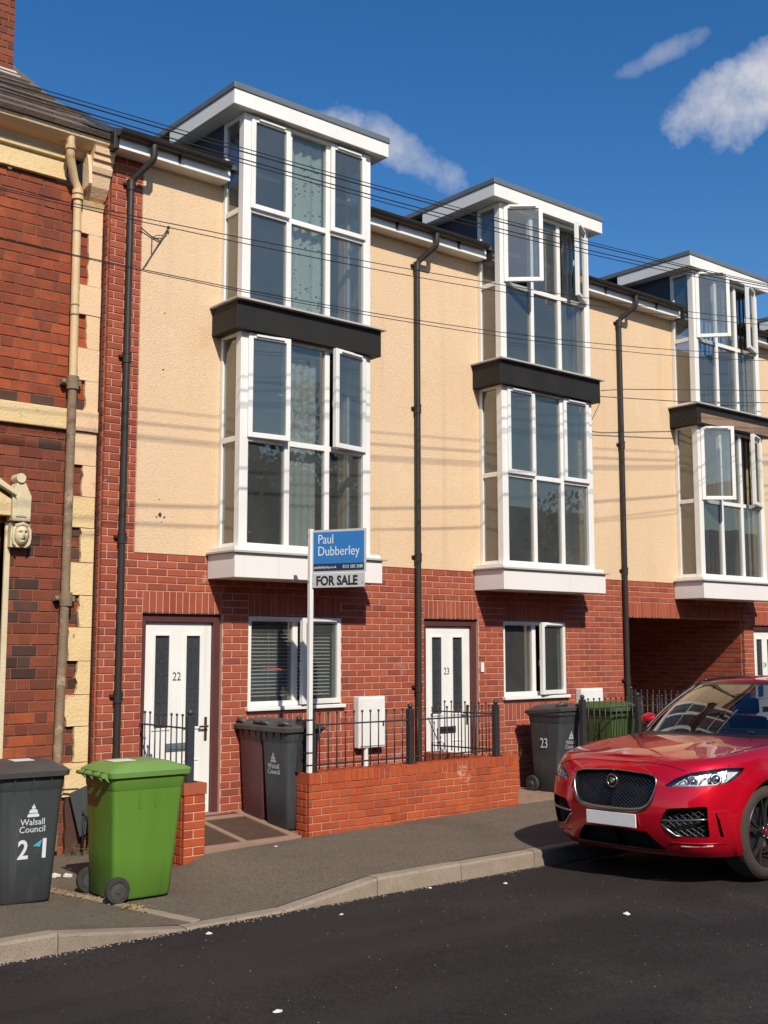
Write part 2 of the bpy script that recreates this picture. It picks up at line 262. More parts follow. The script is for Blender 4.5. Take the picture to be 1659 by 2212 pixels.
# ------------------------------------------------------------------ mesh helpers
BASE = {}
class MB:
    def __init__(s): s.v = []; s.f = []; s.mi = []; s.cur = 0
    def add(s, vs, fs):
        o = len(s.v); s.v += [tuple(p) for p in vs]
        for f in fs: s.f.append(tuple(i + o for i in f)); s.mi.append(s.cur)
        return s
    def box(s, x0, x1, y0, y1, z0, z1):
        return s.add([(x0,y0,z0),(x1,y0,z0),(x1,y1,z0),(x0,y1,z0),(x0,y0,z1),(x1,y0,z1),(x1,y1,z1),(x0,y1,z1)],
                     [(0,3,2,1),(4,5,6,7),(0,1,5,4),(1,2,6,5),(2,3,7,6),(3,0,4,7)])
    def hexa(s, lo, hi):   # two quads, same winding (seen from outside of hi)
        return s.add(list(lo) + list(hi), [(3,2,1,0),(4,5,6,7),(0,1,5,4),(1,2,6,5),(2,3,7,6),(3,0,4,7)])
    def prism(s, poly, fn, a, b):   # extrude a 2D polygon between fn(p,a) and fn(p,b)
        n = len(poly)
        return s.add([fn(p, a) for p in poly] + [fn(p, b) for p in poly],
                     [tuple(range(n - 1, -1, -1)), tuple(range(n, 2 * n))] + [(i, (i + 1) % n, n + (i + 1) % n, n + i) for i in range(n)])
    def tube(s, path, r, n=8, closed=False):
        P = [Vector(p) for p in path]; k = len(P); rings = []; prev = None
        rr = r if isinstance(r, (list, tuple)) else [r] * k
        for i in range(k):
            a = P[(i - 1) % k] if (closed or i > 0) else P[i]; b = P[(i + 1) % k] if (closed or i < k - 1) else P[i]
            d = (b - a).normalized()
            if prev is None:
                h = Vector((0, 0, 1)) if abs(d.z) < .9 else Vector((1, 0, 0)); e1 = d.cross(h).normalized()
            else: e1 = (prev - d * prev.dot(d)).normalized()
            prev = e1; e2 = d.cross(e1)
            rings.append([P[i] + (e1 * math.cos(t) + e2 * math.sin(t)) * rr[i] for t in [2 * math.pi * j / n for j in range(n)]])
        vs = [q for rg in rings for q in rg]; fs = []
        for i in range(k if closed else k - 1):
            i2 = (i + 1) % k
            for j in range(n): j2 = (j + 1) % n; fs.append((i * n + j, i * n + j2, i2 * n + j2, i2 * n + j))
        if not closed: fs += [tuple(range(n - 1, -1, -1)), tuple((k - 1) * n + j for j in range(n))]
        return s.add(vs, fs)
    def sphere(s, c, r, n=10, sc=(1, 1, 1)):
        vs = []; fs = []; m = n // 2
        for i in range(m + 1):
            a = math.pi * i / m
            for j in range(n):
                b = 2 * math.pi * j / n
                vs.append((c[0] + sc[0] * r * math.sin(a) * math.cos(b), c[1] + sc[1] * r * math.sin(a) * math.sin(b), c[2] + sc[2] * r * math.cos(a)))
        for i in range(m):
            for j in range(n): fs.append((i * n + j, (i + 1) * n + j, (i + 1) * n + (j + 1) % n, i * n + (j + 1) % n))
        return s.add(vs, fs)
    def grid(s, fn, nu, nv, wrap=False):
        vs = [fn(i / nu, j / nv) for i in range(nu + 1) for j in range(nv + 1)]
        return s.add(vs, [(i * (nv + 1) + j, (i + 1) * (nv + 1) + j, (i + 1) * (nv + 1) + j + 1, i * (nv + 1) + j + 1) for i in range(nu) for j in range(nv)])
    def xf(s, mtx, start=0):
        for i in range(start, len(s.v)): s.v[i] = tuple(mtx @ Vector(s.v[i]))
        return s
    def build(s, name, m, parent=None, smooth=False, bevel=0., seg=2, sub=0, recalc=True, weld=False):
        me = bpy.data.meshes.new(name)
        b = base(parent) if parent is not None else Vector((0, 0, 0))
        me.from_pydata([tuple(Vector(p) - b) for p in s.v], [], s.f)
        ms = m if isinstance(m, (list, tuple)) else [m]
        for q in ms: me.materials.append(M[q] if isinstance(q, str) else q)
        if len(ms) > 1: me.polygons.foreach_set('material_index', s.mi)
        if recalc or weld:
            bm = bmesh.new(); bm.from_mesh(me)
            if weld: bmesh.ops.remove_doubles(bm, verts=bm.verts, dist=1e-4)
            bmesh.ops.recalc_face_normals(bm, faces=bm.faces); bm.to_mesh(me); bm.free()
        o = bpy.data.objects.new(name, me); COL.objects.link(o)
        if bevel:
            md = o.modifiers.new('bevel', 'BEVEL'); md.width = bevel; md.segments = seg; md.limit_method = 'ANGLE'; md.angle_limit = R(35); md.harden_normals = False
        if sub:
            md = o.modifiers.new('sub', 'SUBSURF'); md.levels = sub; md.render_levels = sub
        if smooth:
            for p in me.polygons: p.use_smooth = True
            if smooth is not True:
                try: me.set_sharp_from_angle(angle=R(smooth))
                except Exception: pass
        if parent is not None: o.parent = parent; BASE[o.name] = b
        else: BASE[o.name] = Vector((0, 0, 0))
        return o
def base(o): return BASE.get(o.name, Vector((0, 0, 0)))
def tag(o, label=None, cat=None, group=None, kind=None):
    if label: o['label'] = label
    if cat: o['category'] = cat
    if group: o['group'] = group
    if kind: o['kind'] = kind
    return o
def thing(name, label, cat, loc=(0, 0, 0), rotz=0., group=None, local=False):
    o = bpy.data.objects.new(name, None); COL.objects.link(o); o.location = loc; o.rotation_euler = (0, 0, rotz); o.empty_display_size = .2
    BASE[o.name] = Vector((0, 0, 0)) if local else Vector(loc)
    return tag(o, label, cat, group)
def piece(name, me, parent, pos):
    o = bpy.data.objects.new(name, me); COL.objects.link(o); o.parent = parent; o.location = Vector(pos) - base(parent); BASE[o.name] = base(parent); return o
def copy_tree(o, parent=None):
    c = o.copy(); COL.objects.link(c); BASE[c.name] = base(o)
    if parent is not None: c.parent = parent
    for ch in [q for q in bpy.data.objects if q.parent == o]: copy_tree(ch, c)
    return c
def interp(pts, x):
    if x <= pts[0][0]: return pts[0][1]
    for (a, b), (c, d) in zip(pts, pts[1:]):
        if x <= c: return b + (d - b) * (x - a) / (c - a)
    return pts[-1][1]
def project(p):
    d = Vector(p) - CAM; z = -d.dot(bk)
    if z <= .01: return None
    return (829.5 + 2480 * d.dot(rt) / z, 1106 - 2480 * d.dot(up) / z, z)
def text_mesh(txt, size, xs=1., extrude=.0015, align='LEFT', shear=0., space=1., offset=0.):
    c = bpy.data.curves.new('lettering', 'FONT'); c.body = txt; c.size = size; c.extrude = extrude; c.align_x = align; c.shear = shear; c.space_character = space; c.offset = offset; c.resolution_u = 3
    o = bpy.data.objects.new('lettering', c); COL.objects.link(o)
    bpy.context.view_layer.update()
    me = bpy.data.meshes.new_from_object(o.evaluated_get(bpy.context.evaluated_depsgraph_get()))
    vs = [(v.co.x * xs, v.co.y, v.co.z) for v in me.vertices]; fs = [tuple(p.vertices) for p in me.polygons]
    bpy.data.objects.remove(o); bpy.data.curves.remove(c); bpy.data.meshes.remove(me)
    return vs, fs
def lettering(name, txt, size, m, parent, origin, ex, ez, xs=1., align='LEFT', shear=0., space=1., lift=.0015, offset=0.):
    """flat letters: ex along the text, ez up the text, standing slightly proud of the surface"""
    vs, fs = text_mesh(txt, size, xs, .0012, align, shear, space, offset)
    ex = Vector(ex).normalized(); ez = Vector(ez).normalized(); en = ex.cross(ez)
    o = Vector(origin); mb = MB(); mb.add([o + ex * v[0] + ez * v[1] + en * (v[2] + lift) for v in vs], fs)
    return mb.build(name, m, parent, recalc=False)

# bricks: pieces with arrises, the largest 300 of a thing as parts, the rest joined
BM_CACHE = {}
def brick_mesh(w_, d_, h_, face, m):
    k = (round(w_, 3), round(d_, 3), round(h_, 3), face, m)
    if k in BM_CACHE: return BM_CACHE[k]
    me = bpy.data.meshes.new('brick'); vs, fs = brick_geo(0, 0, 0, *k[:4]); me.from_pydata(vs, [], fs); me.materials.append(M[m]); BM_CACHE[k] = me
    return me
def brick_geo(cx, cy, cz, w_, d_, h_, face):
    c = .004; x, y, z = w_ / 2, d_ / 2, h_ / 2
    # local frame: front is -Y; 'L' front is -X
    P = [(-x, y, -z), (x, y, -z), (x, y, z), (-x, y, z), (-x, -y + c, -z), (x, -y + c, -z), (x, -y + c, z), (-x, -y + c, z),
         (-x + c, -y, -z + c), (x - c, -y, -z + c), (x - c, -y, z - c), (-x + c, -y, z - c)]
    F = [(8, 9, 10, 11), (4, 5, 9, 8), (5, 6, 10, 9), (6, 7, 11, 10), (7, 4, 8, 11), (0, 1, 5, 4), (1, 2, 6, 5), (2, 3, 7, 6), (3, 0, 4, 7)]
    if face == 'L': P = [(b, -a, q) for a, b, q in P]
    if face == 'T': P = [(a, -q, -b) for a, b, q in P]     # front is +Z, w along x, h along y
    return [(a + cx, b + cy, q + cz) for a, b, q in P], F
class Bricks:
    def __init__(s, parent, name='brick', n=300): s.p = parent; s.l = []; s.name = name; s.n = n
    def add(s, c, w_, d_, h_, face, m): s.l.append((Vector(c), w_, d_, h_, face, m))
    def finish(s):
        def key(b):
            q = project(b[0])
            if q is None: return 1e6
            inn = -40 < q[0] < 1700 and -40 < q[1] < 2250
            return q[2] + (0 if inn else 1000) + (0 if b[4] != 'L' else 6)
        s.l.sort(key=key)
        for c, w_, d_, h_, f, m in s.l[:s.n]: piece(s.name, brick_mesh(w_, d_, h_, f, m), s.p, c)
        rest = s.l[s.n:]
        if rest:
            ms = sorted({b[5] for b in rest}); mb = MB()
            for c, w_, d_, h_, f, m in rest:
                mb.cur = ms.index(m); vs, fs = brick_geo(c.x, c.y, c.z, w_, d_, h_, f); mb.add(vs, fs)
            o = mb.build('brickwork', ms, s.p, recalc=False); o['kind'] = 'stuff'
def cut(a0, a1, spans):
    out = [(a0, a1)]
    for (b0, b1) in spans:
        n = []
        for (p, q) in out:
            if b1 <= p or b0 >= q: n.append((p, q)); continue
            if b0 > p: n.append((p, b0))
            if b1 < q: n.append((b1, q))
        out = n
    return out
def courses(bs, a0, a1, z0, z1, plane, face, m, ops=(), ch=.075, bl=.225, jt=.010, dep=.05, pattern='stretcher', off=0., jit=.0012, msel=None):
    """lay brick courses on a plane between a0..a1, z0..z1 leaving openings (a0,a1,z0,z1)"""
    k = 0; z = z0
    while z + ch * .6 < z1:
        zt = min(z + ch, z1); spans = [(o[0], o[1]) for o in ops if o[2] < zt - .02 and o[3] > z + .02]
        for (p, q) in cut(a0, a1, spans):
            if pattern == 'stretcher':
                x = p - (bl - ((-p + off + (k % 2) * bl / 2) % bl)) if True else p
                edges = []
                s0 = (p - off - (k % 2) * bl / 2) / bl
                i0 = math.floor(s0); i = i0
                while True:
                    e0 = off + (k % 2) * bl / 2 + i * bl; e1 = e0 + bl
                    if e0 >= q: break
                    edges.append((max(e0, p), min(e1, q))); i += 1
            else:      # alternating stretcher and header along the course
                edges = []; per = bl * 1.5; e0 = off - (k % 2) * per / 2 + math.floor((p - off) / per - 1) * per
                while e0 < q:
                    for L_ in (bl, bl / 2):
                        a, b = max(e0, p), min(e0 + L_, q)
                        if b > a: edges.append((a, b))
                        e0 += L_
            for (a, b) in edges:
                if b - a < .025: continue
                wv = b - a - jt; hv = zt - z - jt; j = random.uniform(-jit, jit)
                c = (a + b) / 2; zc = (z + zt) / 2
                mm = msel(c, zc) if msel else m
                wv = round(wv / .005) * .005 if abs(wv - (bl - jt)) > .004 else bl - jt
                if face == 'F': bs.add((c, plane + dep / 2 + j, zc), wv, dep, hv, 'F', mm)
                else: bs.add((plane + dep / 2 + j, c, zc), wv, dep, hv, 'L', mm)
        z += ch; k += 1
def soldiers(bs, x0, x1, z0, z1, y, m, bw=.075, jt=.010, dep=.05):
    n = max(1, round((x1 - x0) / bw)); s_ = (x1 - x0) / n
    for i in range(n): bs.add((x0 + (i + .5) * s_, y + dep / 2 + random.uniform(-.001, .001), (z0 + z1) / 2), s_ - jt, dep, z1 - z0 - jt, 'F', m)
def wall_mesh(mb, x0, x1, z0, z1, y0, y1, ops=()):
    xs = sorted({x0, x1, *[o[0] for o in ops if x0 < o[0] < x1], *[o[1] for o in ops if x0 < o[1] < x1]})
    for a, b in zip(xs, xs[1:]):
        sp = [(o[2], o[3]) for o in ops if o[0] <= a + 1e-6 and o[1] >= b - 1e-6]
        for (p, q) in cut(z0, z1, sp): mb.box(a, b, y0, y1, p, q)

# ------------------------------------------------------------------ ground, road, pavement, kerb
ZW = [(-6, -.12), (-.56, -.117), (-.30, -.037), (.9, -.005), (3.85, .045), (8, .09), (14, .12)]
ZK = [(-6, -.03), (-2.57, -.03), (-1.6, -.145), (-.75, -.14), (.15, -.02), (6, .0), (14, .03)]
YK, YW = -2.98, -1.06
def zpav(x, y):
    f = min(1, max(0, (y - YK) / (YW - YK))); return ZK_(x) * (1 - f) + interp(ZW, x) * f
def ZK_(x): return interp(ZK, x)
def zroad(y): return -.157 + .072 * (1 - ((y + 6.3) / 3.32) ** 2)
mb = MB(); mb.box(-160, 220, -200, 180, -.9, -.42)
tag(mb.build('ground', 'ground'), 'brown earth underlying the street and houses', 'ground', kind='structure')
mb = MB(); mb.grid(lambda a, b: (lerp(-40, 60, a), lerp(-9.62, YK + .02, b), zroad(lerp(-9.62, YK + .02, b))), 40, 24)
tag(mb.build('road', 'road', smooth=True, recalc=False), 'dark tarmac road in the foreground', 'road', kind='structure')
XS = [-6, -4, -3, -2.57, -2.1, -1.6, -1.3, -1, -.75, -.56, -.43, -.30, 0, .15, .5, .9, 1.5, 2.2, 3, 3.85, 5, 6, 8, 10, 14, 40]
mb = MB(); ny = 8
vs = [(x, lerp(YK + .125, YW, j / ny), zpav(x, lerp(YK + .125, YW, j / ny))) for x in XS for j in range(ny + 1)]
mb.add(vs, [(i * (ny + 1) + j, (i + 1) * (ny + 1) + j, (i + 1) * (ny + 1) + j + 1, i * (ny + 1) + j + 1) for i in range(len(XS) - 1) for j in range(ny)])
mb.add([(-6, YW, -.12), (-.56, YW, -.117), (-.56, .2, -.10), (-6, .2, -.10)], [(0, 1, 2, 3)])
mb.add([(3.85, YW, .045), (40, YW, .12), (40, 9, .12), (3.85, 9, .08)], [(0, 1, 2, 3)])
pav = tag(mb.build('pavement', 'tarmac', smooth=True, recalc=False), 'brown-grey tarmac pavement in front of the houses', 'pavement', kind='structure')
mb = MB(); mb.box(-40, 60, -14.5, -9.62, -.5, -.03)
tag(mb.build('pavement', 'tarmac'), 'tarmac pavement on the near side of the road', 'pavement', kind='structure')
# kerb stones
ks = thing('kerb', 'worn granite kerb stones dropping to road level for a crossing', 'kerb', (0, YK, -.2)); ks['kind'] = 'structure'
x = -5.6
brk = [-5.6, -4.7, -3.78, -2.57, -1.6, -1.18, -.75, .16, 1.10, 2.02, 2.94, 3.86, 4.8, 5.7, 6.6, 7.5, 8.4]
for a, b in zip(brk, brk[1:]):
    n = 3; mb = MB(); a2, b2 = a + .004, b - .004; dz = random.uniform(-.004, .004)
    def prof(xx):
        z = ZK_(xx) + dz; zb = -.30; r_ = .018
        return [(xx, YK, zb), (xx, YK, z - r_), (xx, YK + .006, z - .006), (xx, YK + r_, z), (xx, YK + .122, z + .001), (xx, YK + .122, zb)]
    P = [prof(lerp(a2, b2, i / n)) for i in range(n + 1)]
    vs = [q for p_ in P for q in p_]; fs = [tuple(range(5, -1, -1)), tuple(n * 6 + i for i in range(6))]
    for i in range(n):
        for j in range(6): fs.append((i * 6 + j, (i + 1) * 6 + j, (i + 1) * 6 + (j + 1) % 6, i * 6 + (j + 1) % 6))
    mb.add(vs, fs); mb.build('kerb_stone', 'kerb', ks)
mb = MB(); mb.box(-40, -5.6, YK, YK + .122, -.3, -.03); mb.box(8.4, 40, YK, YK + .122, -.3, .0); mb.build('kerb_run', 'kerb', ks)
# edging strip across the pavement
eg = thing('edging', 'pale concrete edging strip crossing the pavement near the green bin', 'edging', (-1.6, -2.5, -.13)); eg['kind'] = 'structure'
E0, E1 = Vector((-1.88, -1.15, 0)), Vector((-1.45, -2.86, 0))
for i in range(3):
    a = E0.lerp(E1, i / 3 + .004); b = E0.lerp(E1, (i + 1) / 3 - .004); nrm = Vector((b.y - a.y, -(b.x - a.x), 0)).normalized() * -.045
    q = [a - nrm, b - nrm, b + nrm, a + nrm]
    MB().hexa([(p.x, p.y, zpav(p.x, p.y) - .05) for p in q], [(p.x, p.y, zpav(p.x, p.y) + .010) for p in q]).build('edging_stone', 'edging', eg, bevel=.006)
# loose chippings and grit in the gutter
mb = MB()
for i in range(520):
    xx = random.uniform(-3.2, 2.6); yy = YK - abs(random.gauss(0, .035)) - .004; s_ = random.uniform(.003, .009); z = zroad(yy)
    mb.add([(xx - s_, yy - s_, z), (xx + s_, yy - s_ * .6, z), (xx + s_ * .4, yy + s_, z), (xx, yy, z + s_ * 1.1)], [(0, 1, 3), (1, 2, 3), (2, 0, 3)])
tag(mb.build('grit', 'edging', recalc=False), 'pale grit lying in the gutter along the kerb', 'grit', kind='stuff')
# ------------------------------------------------------------------ houses
def sub(name, parent):
    o = bpy.data.objects.new(name, None); COL.objects.link(o); o.parent = parent; o.empty_display_size = .1; BASE[o.name] = base(parent); return o
def bx(name, m, parent, x0, x1, y0, y1, z0, z1, bevel=.004, **k):
    return MB().box(x0, x1, y0, y1, z0, z1).build(name, m, parent, bevel=bevel, **k)
ZB = 2.777                      # top of the brickwork
DOOR_TOP = ZB - 8 * .075        # 2.177
BAYY = -.42; BW = 1.75
POST, COLW, MUL = .105, .47, .065
def rot_pts(pts, hx, hy, ang):
    c, s_ = math.cos(ang), math.sin(ang)
    return [(hx + (x - hx) * c - (y - hy) * s_, hy + (x - hx) * s_ + (y - hy) * c, z) for x, y, z in pts]
def casement(p, x0, x1, y, z0, z1, side, ang, fw=.055, dp=.055):
    """side-hung casement; side 'L' or 'R' is the hinge; ang is how far it swings out"""
    hx = x0 if side == 'L' else x1; a = -R(ang) if side == 'L' else R(ang)
    mb = MB(); mb.box(x0, x0 + fw, y - dp, y, z0, z1); mb.box(x1 - fw, x1, y - dp, y, z0, z1)
    mb.box(x0 + fw, x1 - fw, y - dp, y, z0, z0 + fw); mb.box(x0 + fw, x1 - fw, y - dp, y, z1 - fw, z1)
    mb.v = rot_pts(mb.v, hx, y - .01, a); mb.build('casement', 'upvc', p, bevel=.006)
    g = MB(); g.box(x0 + fw - .004, x1 - fw + .004, y - dp * .55, y - dp * .55 + .004, z0 + fw - .004, z1 - fw + .004)
    g.v = rot_pts(g.v, hx, y - .01, a); g.build('pane', 'glass', p)
    t = MB(); t.box(x0 + fw + .03, x1 - fw - .03, y - dp - .018, y - dp, z1 - .035, z1 - .014); t.v = rot_pts(t.v, hx, y - .01, a); t.build('trickle_vent', 'upvc_dull', p)
    if ang > 3:
        h = MB(); hxx = x1 - fw * .5 if side == 'L' else x0 + fw * .5; zc = (z0 + z1) / 2 - .05
        h.box(hxx - .012, hxx + .012, y, y + .02, zc - .05, zc + .03); h.box(hxx - .07 if side == 'L' else hxx, hxx if side == 'L' else hxx + .07, y + .02, y + .032, zc - .01, zc + .008)
        h.v = rot_pts(h.v, hx, y - .01, a); h.build('window_handle', 'upvc', p)
def bay_storey(house, X, z0, z1, zt, cas, drape):
    """one storey of a bay: z0 sill, z1 head, zt transom centre; cas = ((side, angle), ...) for the outer casements"""
    p = sub('bay_window', house); y = BAYY; f = .05; mem = 'upvc'
    bx('corner_post', mem, p, X, X + POST, y, y + .10, z0, z1, .008); bx('corner_post', mem, p, X + BW - POST, X + BW, y, y + .10, z0, z1, .008)
    c0 = [X + POST + i * (COLW + MUL) for i in range(3)]
    for i in (1, 2): bx('mullion', mem, p, c0[i] - MUL, c0[i], y + .012, y + .075, z0 + f, z1 - f, .006)
    bx('sill_rail', mem, p, X + POST, X + BW - POST, y + .004, y + .08, z0, z0 + f, .006)
    bx('head_rail', mem, p, X + POST, X + BW - POST, y + .004, y + .08, z1 - f, z1, .006)
    for i in range(3):
        bx('transom', mem, p, c0[i], c0[i] + COLW, y + .010, y + .072, zt - .03, zt + .03, .006)
        bx('pane', 'glass', p, c0[i] - .004, c0[i] + COLW + .004, y + .042, y + .047, z0 + f - .004, zt - .026, 0)
    bx('pane', 'glass', p, c0[1] - .004, c0[1] + COLW + .004, y + .042, y + .047, zt + .026, z1 - f + .004, 0)
    casement(p, c0[0] - .018, c0[0] + COLW + .018, y + .030, zt + .008, z1 - f + .02, *cas[0])
    casement(p, c0[2] - .018, c0[2] + COLW + .018, y + .030, zt + .008, z1 - f + .02, *cas[1])
    # returns
    for sx in (0, 1):
        xa = X + .004 if sx == 0 else X + BW - .054; xb = xa + .05
        ya, yb = y + .10, -.006
        bx('jamb', mem, p, xa, xb, yb - .055, yb, z0, z1, .005)
        for (q0, q1) in ((z0, z0 + f), (zt - .03, zt + .03), (z1 - f, z1)): bx('side_rail', mem, p, xa + .003, xb - .003, ya, yb - .055, q0, q1, .005)
        for (q0, q1) in ((z0 + f, zt - .03), (zt + .03, z1 - f)): bx('pane', 'glass_side', p, xa + .022, xa + .027, ya - .004, yb - .051, q0 - .004, q1 + .004, 0)
    if drape: drape(p, X, z0, z1, zt, c0)
    return p
def wavy(p, name, m, x0, x1, y, z0, z1, amp, n, ph=0.):
    mb = MB(); k = max(8, int(n * 8))
    def fn(a, b):
        xx = lerp(x0, x1, a); return (xx, y + amp * math.sin(a * n * 2 * math.pi + ph), lerp(z0, z1, b))
    mb.grid(fn, k, 2); return mb.build(name, m, p, smooth=True, recalc=False)
def curtain_bay(p, X, z0, z1, zt, c0):
    wavy(p, 'curtain', 'curtain', c0[1] - .02, c0[1] + .205, BAYY + .13, z0 + .03, z1, .018, 1.8); wavy(p, 'curtain', 'curtain', c0[1] + .225, c0[1] + COLW + .02, BAYY + .13, z0 + .03, z1, .018, 1.8, 1)
def net_bay(p, X, z0, z1, zt, c0):
    wavy(p, 'net_curtain', 'net', c0[1] - .02, c0[1] + COLW - .02, BAYY + .16, z0 + .02, z1 - .1, .008, 5)
def vblinds(xa, xb, n, m='blind_white', tw=55):
    def f(p, X, z0, z1, zt, c0):
        for i in range(n):
            xx = X + lerp(xa, xb, (i + .5) / n); a = R(tw + random.uniform(-9, 9)); c_, s_ = math.cos(a) * .04, math.sin(a) * .04; yy = BAYY + .15
            MB().add([(xx - c_, yy - s_, z0 + .06), (xx + c_, yy + s_, z0 + .06), (xx + c_, yy + s_, z1 - .03), (xx - c_, yy - s_, z1 - .03)], [(0, 1, 2, 3)]).build('blind_slat', m, p, recalc=False)
    return f
def both(*fs):
    def f(*a):
        for q in fs: q(*a)
    return f
def door(house, ox0, ox1, num, zt=DOOR_TOP):
    p = sub('door', house); z0 = .13; yl = .085
    lx0, lx1 = ox0 + .07, ox1 - .085; zl = zt - .09
    for a, b in ((ox0, lx0 - .004), (lx1 + .004, ox1)): bx('door_frame', 'maroon', p, a, b, .045, .14, z0 - .05, zt, .005)
    bx('door_frame', 'maroon', p, lx0 - .004, lx1 + .004, .045, .14, zl + .004, zt, .005)
    bx('threshold', 'lead_grey', p, lx0, lx1, .03, .14, z0 - .05, z0 + .02, .004)
    W_ = lx1 - lx0; gw = .17; g1 = (lx0 + W_ * .15, lx0 + W_ * .15 + gw); g2 = (lx1 - W_ * .17 - gw, lx1 - W_ * .17); gz0, gz1 = 1.02, zl - .13
    mb = MB(); wall_mesh(mb, lx0, lx1, z0 + .02, zl, yl, yl + .045, [(*g1, gz0, gz1), (*g2, gz0, gz1)])
    mb.build('door_leaf', 'upvc', p, weld=True)
    for g in (g1, g2):
        mb = MB(); e = .018
        for q in ((g[0] - e, g[0] + .006, gz0 - e, gz1 + e), (g[1] - .006, g[1] + e, gz0 - e, gz1 + e), (g[0] + .006, g[1] - .006, gz0 - e, gz0 + .006), (g[0] + .006, g[1] - .006, gz1 - .006, gz1 + e)):
            mb.box(q[0], q[1], yl - .012, yl + .004, q[2], q[3])
        mb.build('bead', 'upvc', p, bevel=.004)
        gl = bx('leaded_glass', 'lead_glass', p, g[0], g[1], yl + .012, yl + .02, gz0, gz1, 0)
        mb = MB(); cxm = (g[0] + g[1]) / 2; mb.box(cxm - .003, cxm + .003, yl + .007, yl + .012, gz0, gz1)
        for i in range(1, 7):
            zz = lerp(gz0, gz1, i / 7); mb.box(g[0], g[1], yl + .0075, yl + .0115, zz - .003, zz + .003)
            mb.prism([(math.cos(t) * .016, math.sin(t) * .016) for t in [k * math.pi / 4 for k in range(8)]], lambda q, d: (cxm + q[0], d, zz + q[1]), yl + .006, yl + .0105)
        mb.build('lead_came', 'lead_came', p)
    for (a, b) in ((g1[0] - .01, g1[1] + .02), (g2[0] - .02, g2[1] + .01)):   # raised lower panels
        za, zb2 = z0 + .17, .70
        mb = MB(); e = .016
        for q in ((a, a + e, za, zb2), (b - e, b, za, zb2), (a + e, b - e, za, za + e), (a + e, b - e, zb2 - e, zb2)): mb.box(q[0], q[1], yl - .010, yl + .003, q[2], q[3])
        mb.box(a + .035, b - .035, yl - .007, yl + .003, za + .035, zb2 - .035); mb.build('raised_panel', 'upvc', p, bevel=.004)
    cxm = (lx0 + lx1) / 2
    mb = MB(); mb.box(cxm - .13, cxm + .13, yl - .012, yl + .002, .79, .87); mb.box(cxm - .105, cxm + .105, yl - .020, yl - .012, .808, .852); mb.build('letter_plate', 'chrome' if num != '22' else 'lead_grey', p, bevel=.003)
    hx = lx1 - .055
    mb = MB(); mb.box(hx - .016, hx + .016, yl - .012, yl + .002, .88, 1.12); mb.box(hx - .10, hx + .01, yl - .055, yl - .040, 1.015, 1.035); mb.box(hx - .008, hx + .008, yl - .055, yl - .01, 1.015, 1.035); mb.build('door_handle', 'brass', p, bevel=.004)
    lettering('door_number', num, .12, 'number', p, (cxm - .012, yl - .001, 1.50), (1, 0, 0), (0, 0, 1), .85, 'CENTER')
def front_window(house, x0, x1, z0, z1, blind, ang):
    p = sub('window', house); y = .03; f = .055; xm = (x0 + x1) / 2 + .01
    bx('window_frame', 'upvc', p, x0, x0 + f, y, y + .07, z0 + .05, z1, .006); bx('window_frame', 'upvc', p, x1 - f, x1, y, y + .07, z0 + .05, z1, .006)
    bx('window_frame', 'upvc', p, x0 + f, x1 - f, y, y + .07, z1 - f, z1, .006); bx('window_frame', 'upvc', p, x0 + f, x1 - f, y, y + .07, z0 + .05, z0 + .05 + f, .006)
    bx('mullion', 'upvc', p, xm - .035, xm + .035, y + .004, y + .066, z0 + .05 + f, z1 - f, .006)
    bx('pane', 'glass', p, x0 + f - .004, xm - .03, y + .035, y + .04, z0 + .05 + f - .004, z1 - f + .004, 0)
    casement(p, xm + .012, x1 - .012, y + .012, z0 + .062, z1 - .012, 'R', ang)
    t = MB(); t.box(x0 + .09, xm - .09, y - .014, y, z1 - .04, z1 - .02); t.build('trickle_vent', 'upvc_dull', p)
    bx('window_sill', 'upvc', p, x0 - .03, x1 + .04, -.05, y + .07, z0 + .01, z0 + .049, .006)
    if blind:
        n = 21
        for i in range(n):
            zz = lerp(z0 + .16, z1 - .07, i / (n - 1)); c_, s_ = .013, .006
            MB().add([(x0 + .06, .13 - c_, zz - s_), (x1 - .06, .13 - c_, zz - s_), (x1 - .06, .13 + c_, zz + s_), (x0 + .06, .13 + c_, zz + s_)], [(0, 1, 2, 3)]).build('blind_slat', 'blind_white', p, recalc=False)
        MB().tube([(x0 + .33, .11, z0 + .12), (x0 + .33, .11, z1 - .06)], .002, 5).build('blind_cord', 'blind_white', p)
def gutter_run(house, x0, x1, zb=6.915, y=-.262):
    mb = MB(); r_ = .062; n = 8
    prof = [(y - r_ * math.cos(math.pi * i / n), zb + r_ - r_ * math.sin(math.pi * i / n)) for i in range(n + 1)] + [(y + r_ - .005, zb + r_), (y, zb + .006), (y - r_ + .005, zb + r_)]
    pr = prof[:n + 1] + [(y + r_ - .006, zb + r_)] + [(y - (r_ - .006) * math.cos(math.pi * (n - i) / n), zb + r_ - (r_ - .006) * math.sin(math.pi * (n - i) / n)) for i in range(1, n)] + [(y - r_ + .006, zb + r_)]
    mb.prism(pr, lambda q, d: (d, q[0], q[1]), x0, x1)
    g = mb.build('gutter', 'pvc_black', house, smooth=40)
    k = max(1, int((x1 - x0) / .75))
    for i in range(k):
        xx = lerp(x0, x1, (i + .55) / k); mb = MB(); rr = r_ + .006
        pr = [(y - rr * math.cos(math.pi * j / n), zb + r_ - rr * math.sin(math.pi * j / n)) for j in range(n + 1)] + [(y + r_, zb + r_), ]
        pr2 = pr[:n + 1] + [(y - (rr - .008) * math.cos(math.pi * (n - j) / n), zb + r_ - (rr - .008) * math.sin(math.pi * (n - j) / n)) for j in range(0, n + 1)]
        mb.prism(pr2, lambda q, d: (d, q[0], q[1]), xx - .013, xx + .013); mb.box(xx - .013, xx + .013, -.224, -.206, 6.85, 6.94); mb.build('gutter_bracket', 'pvc_black', g)
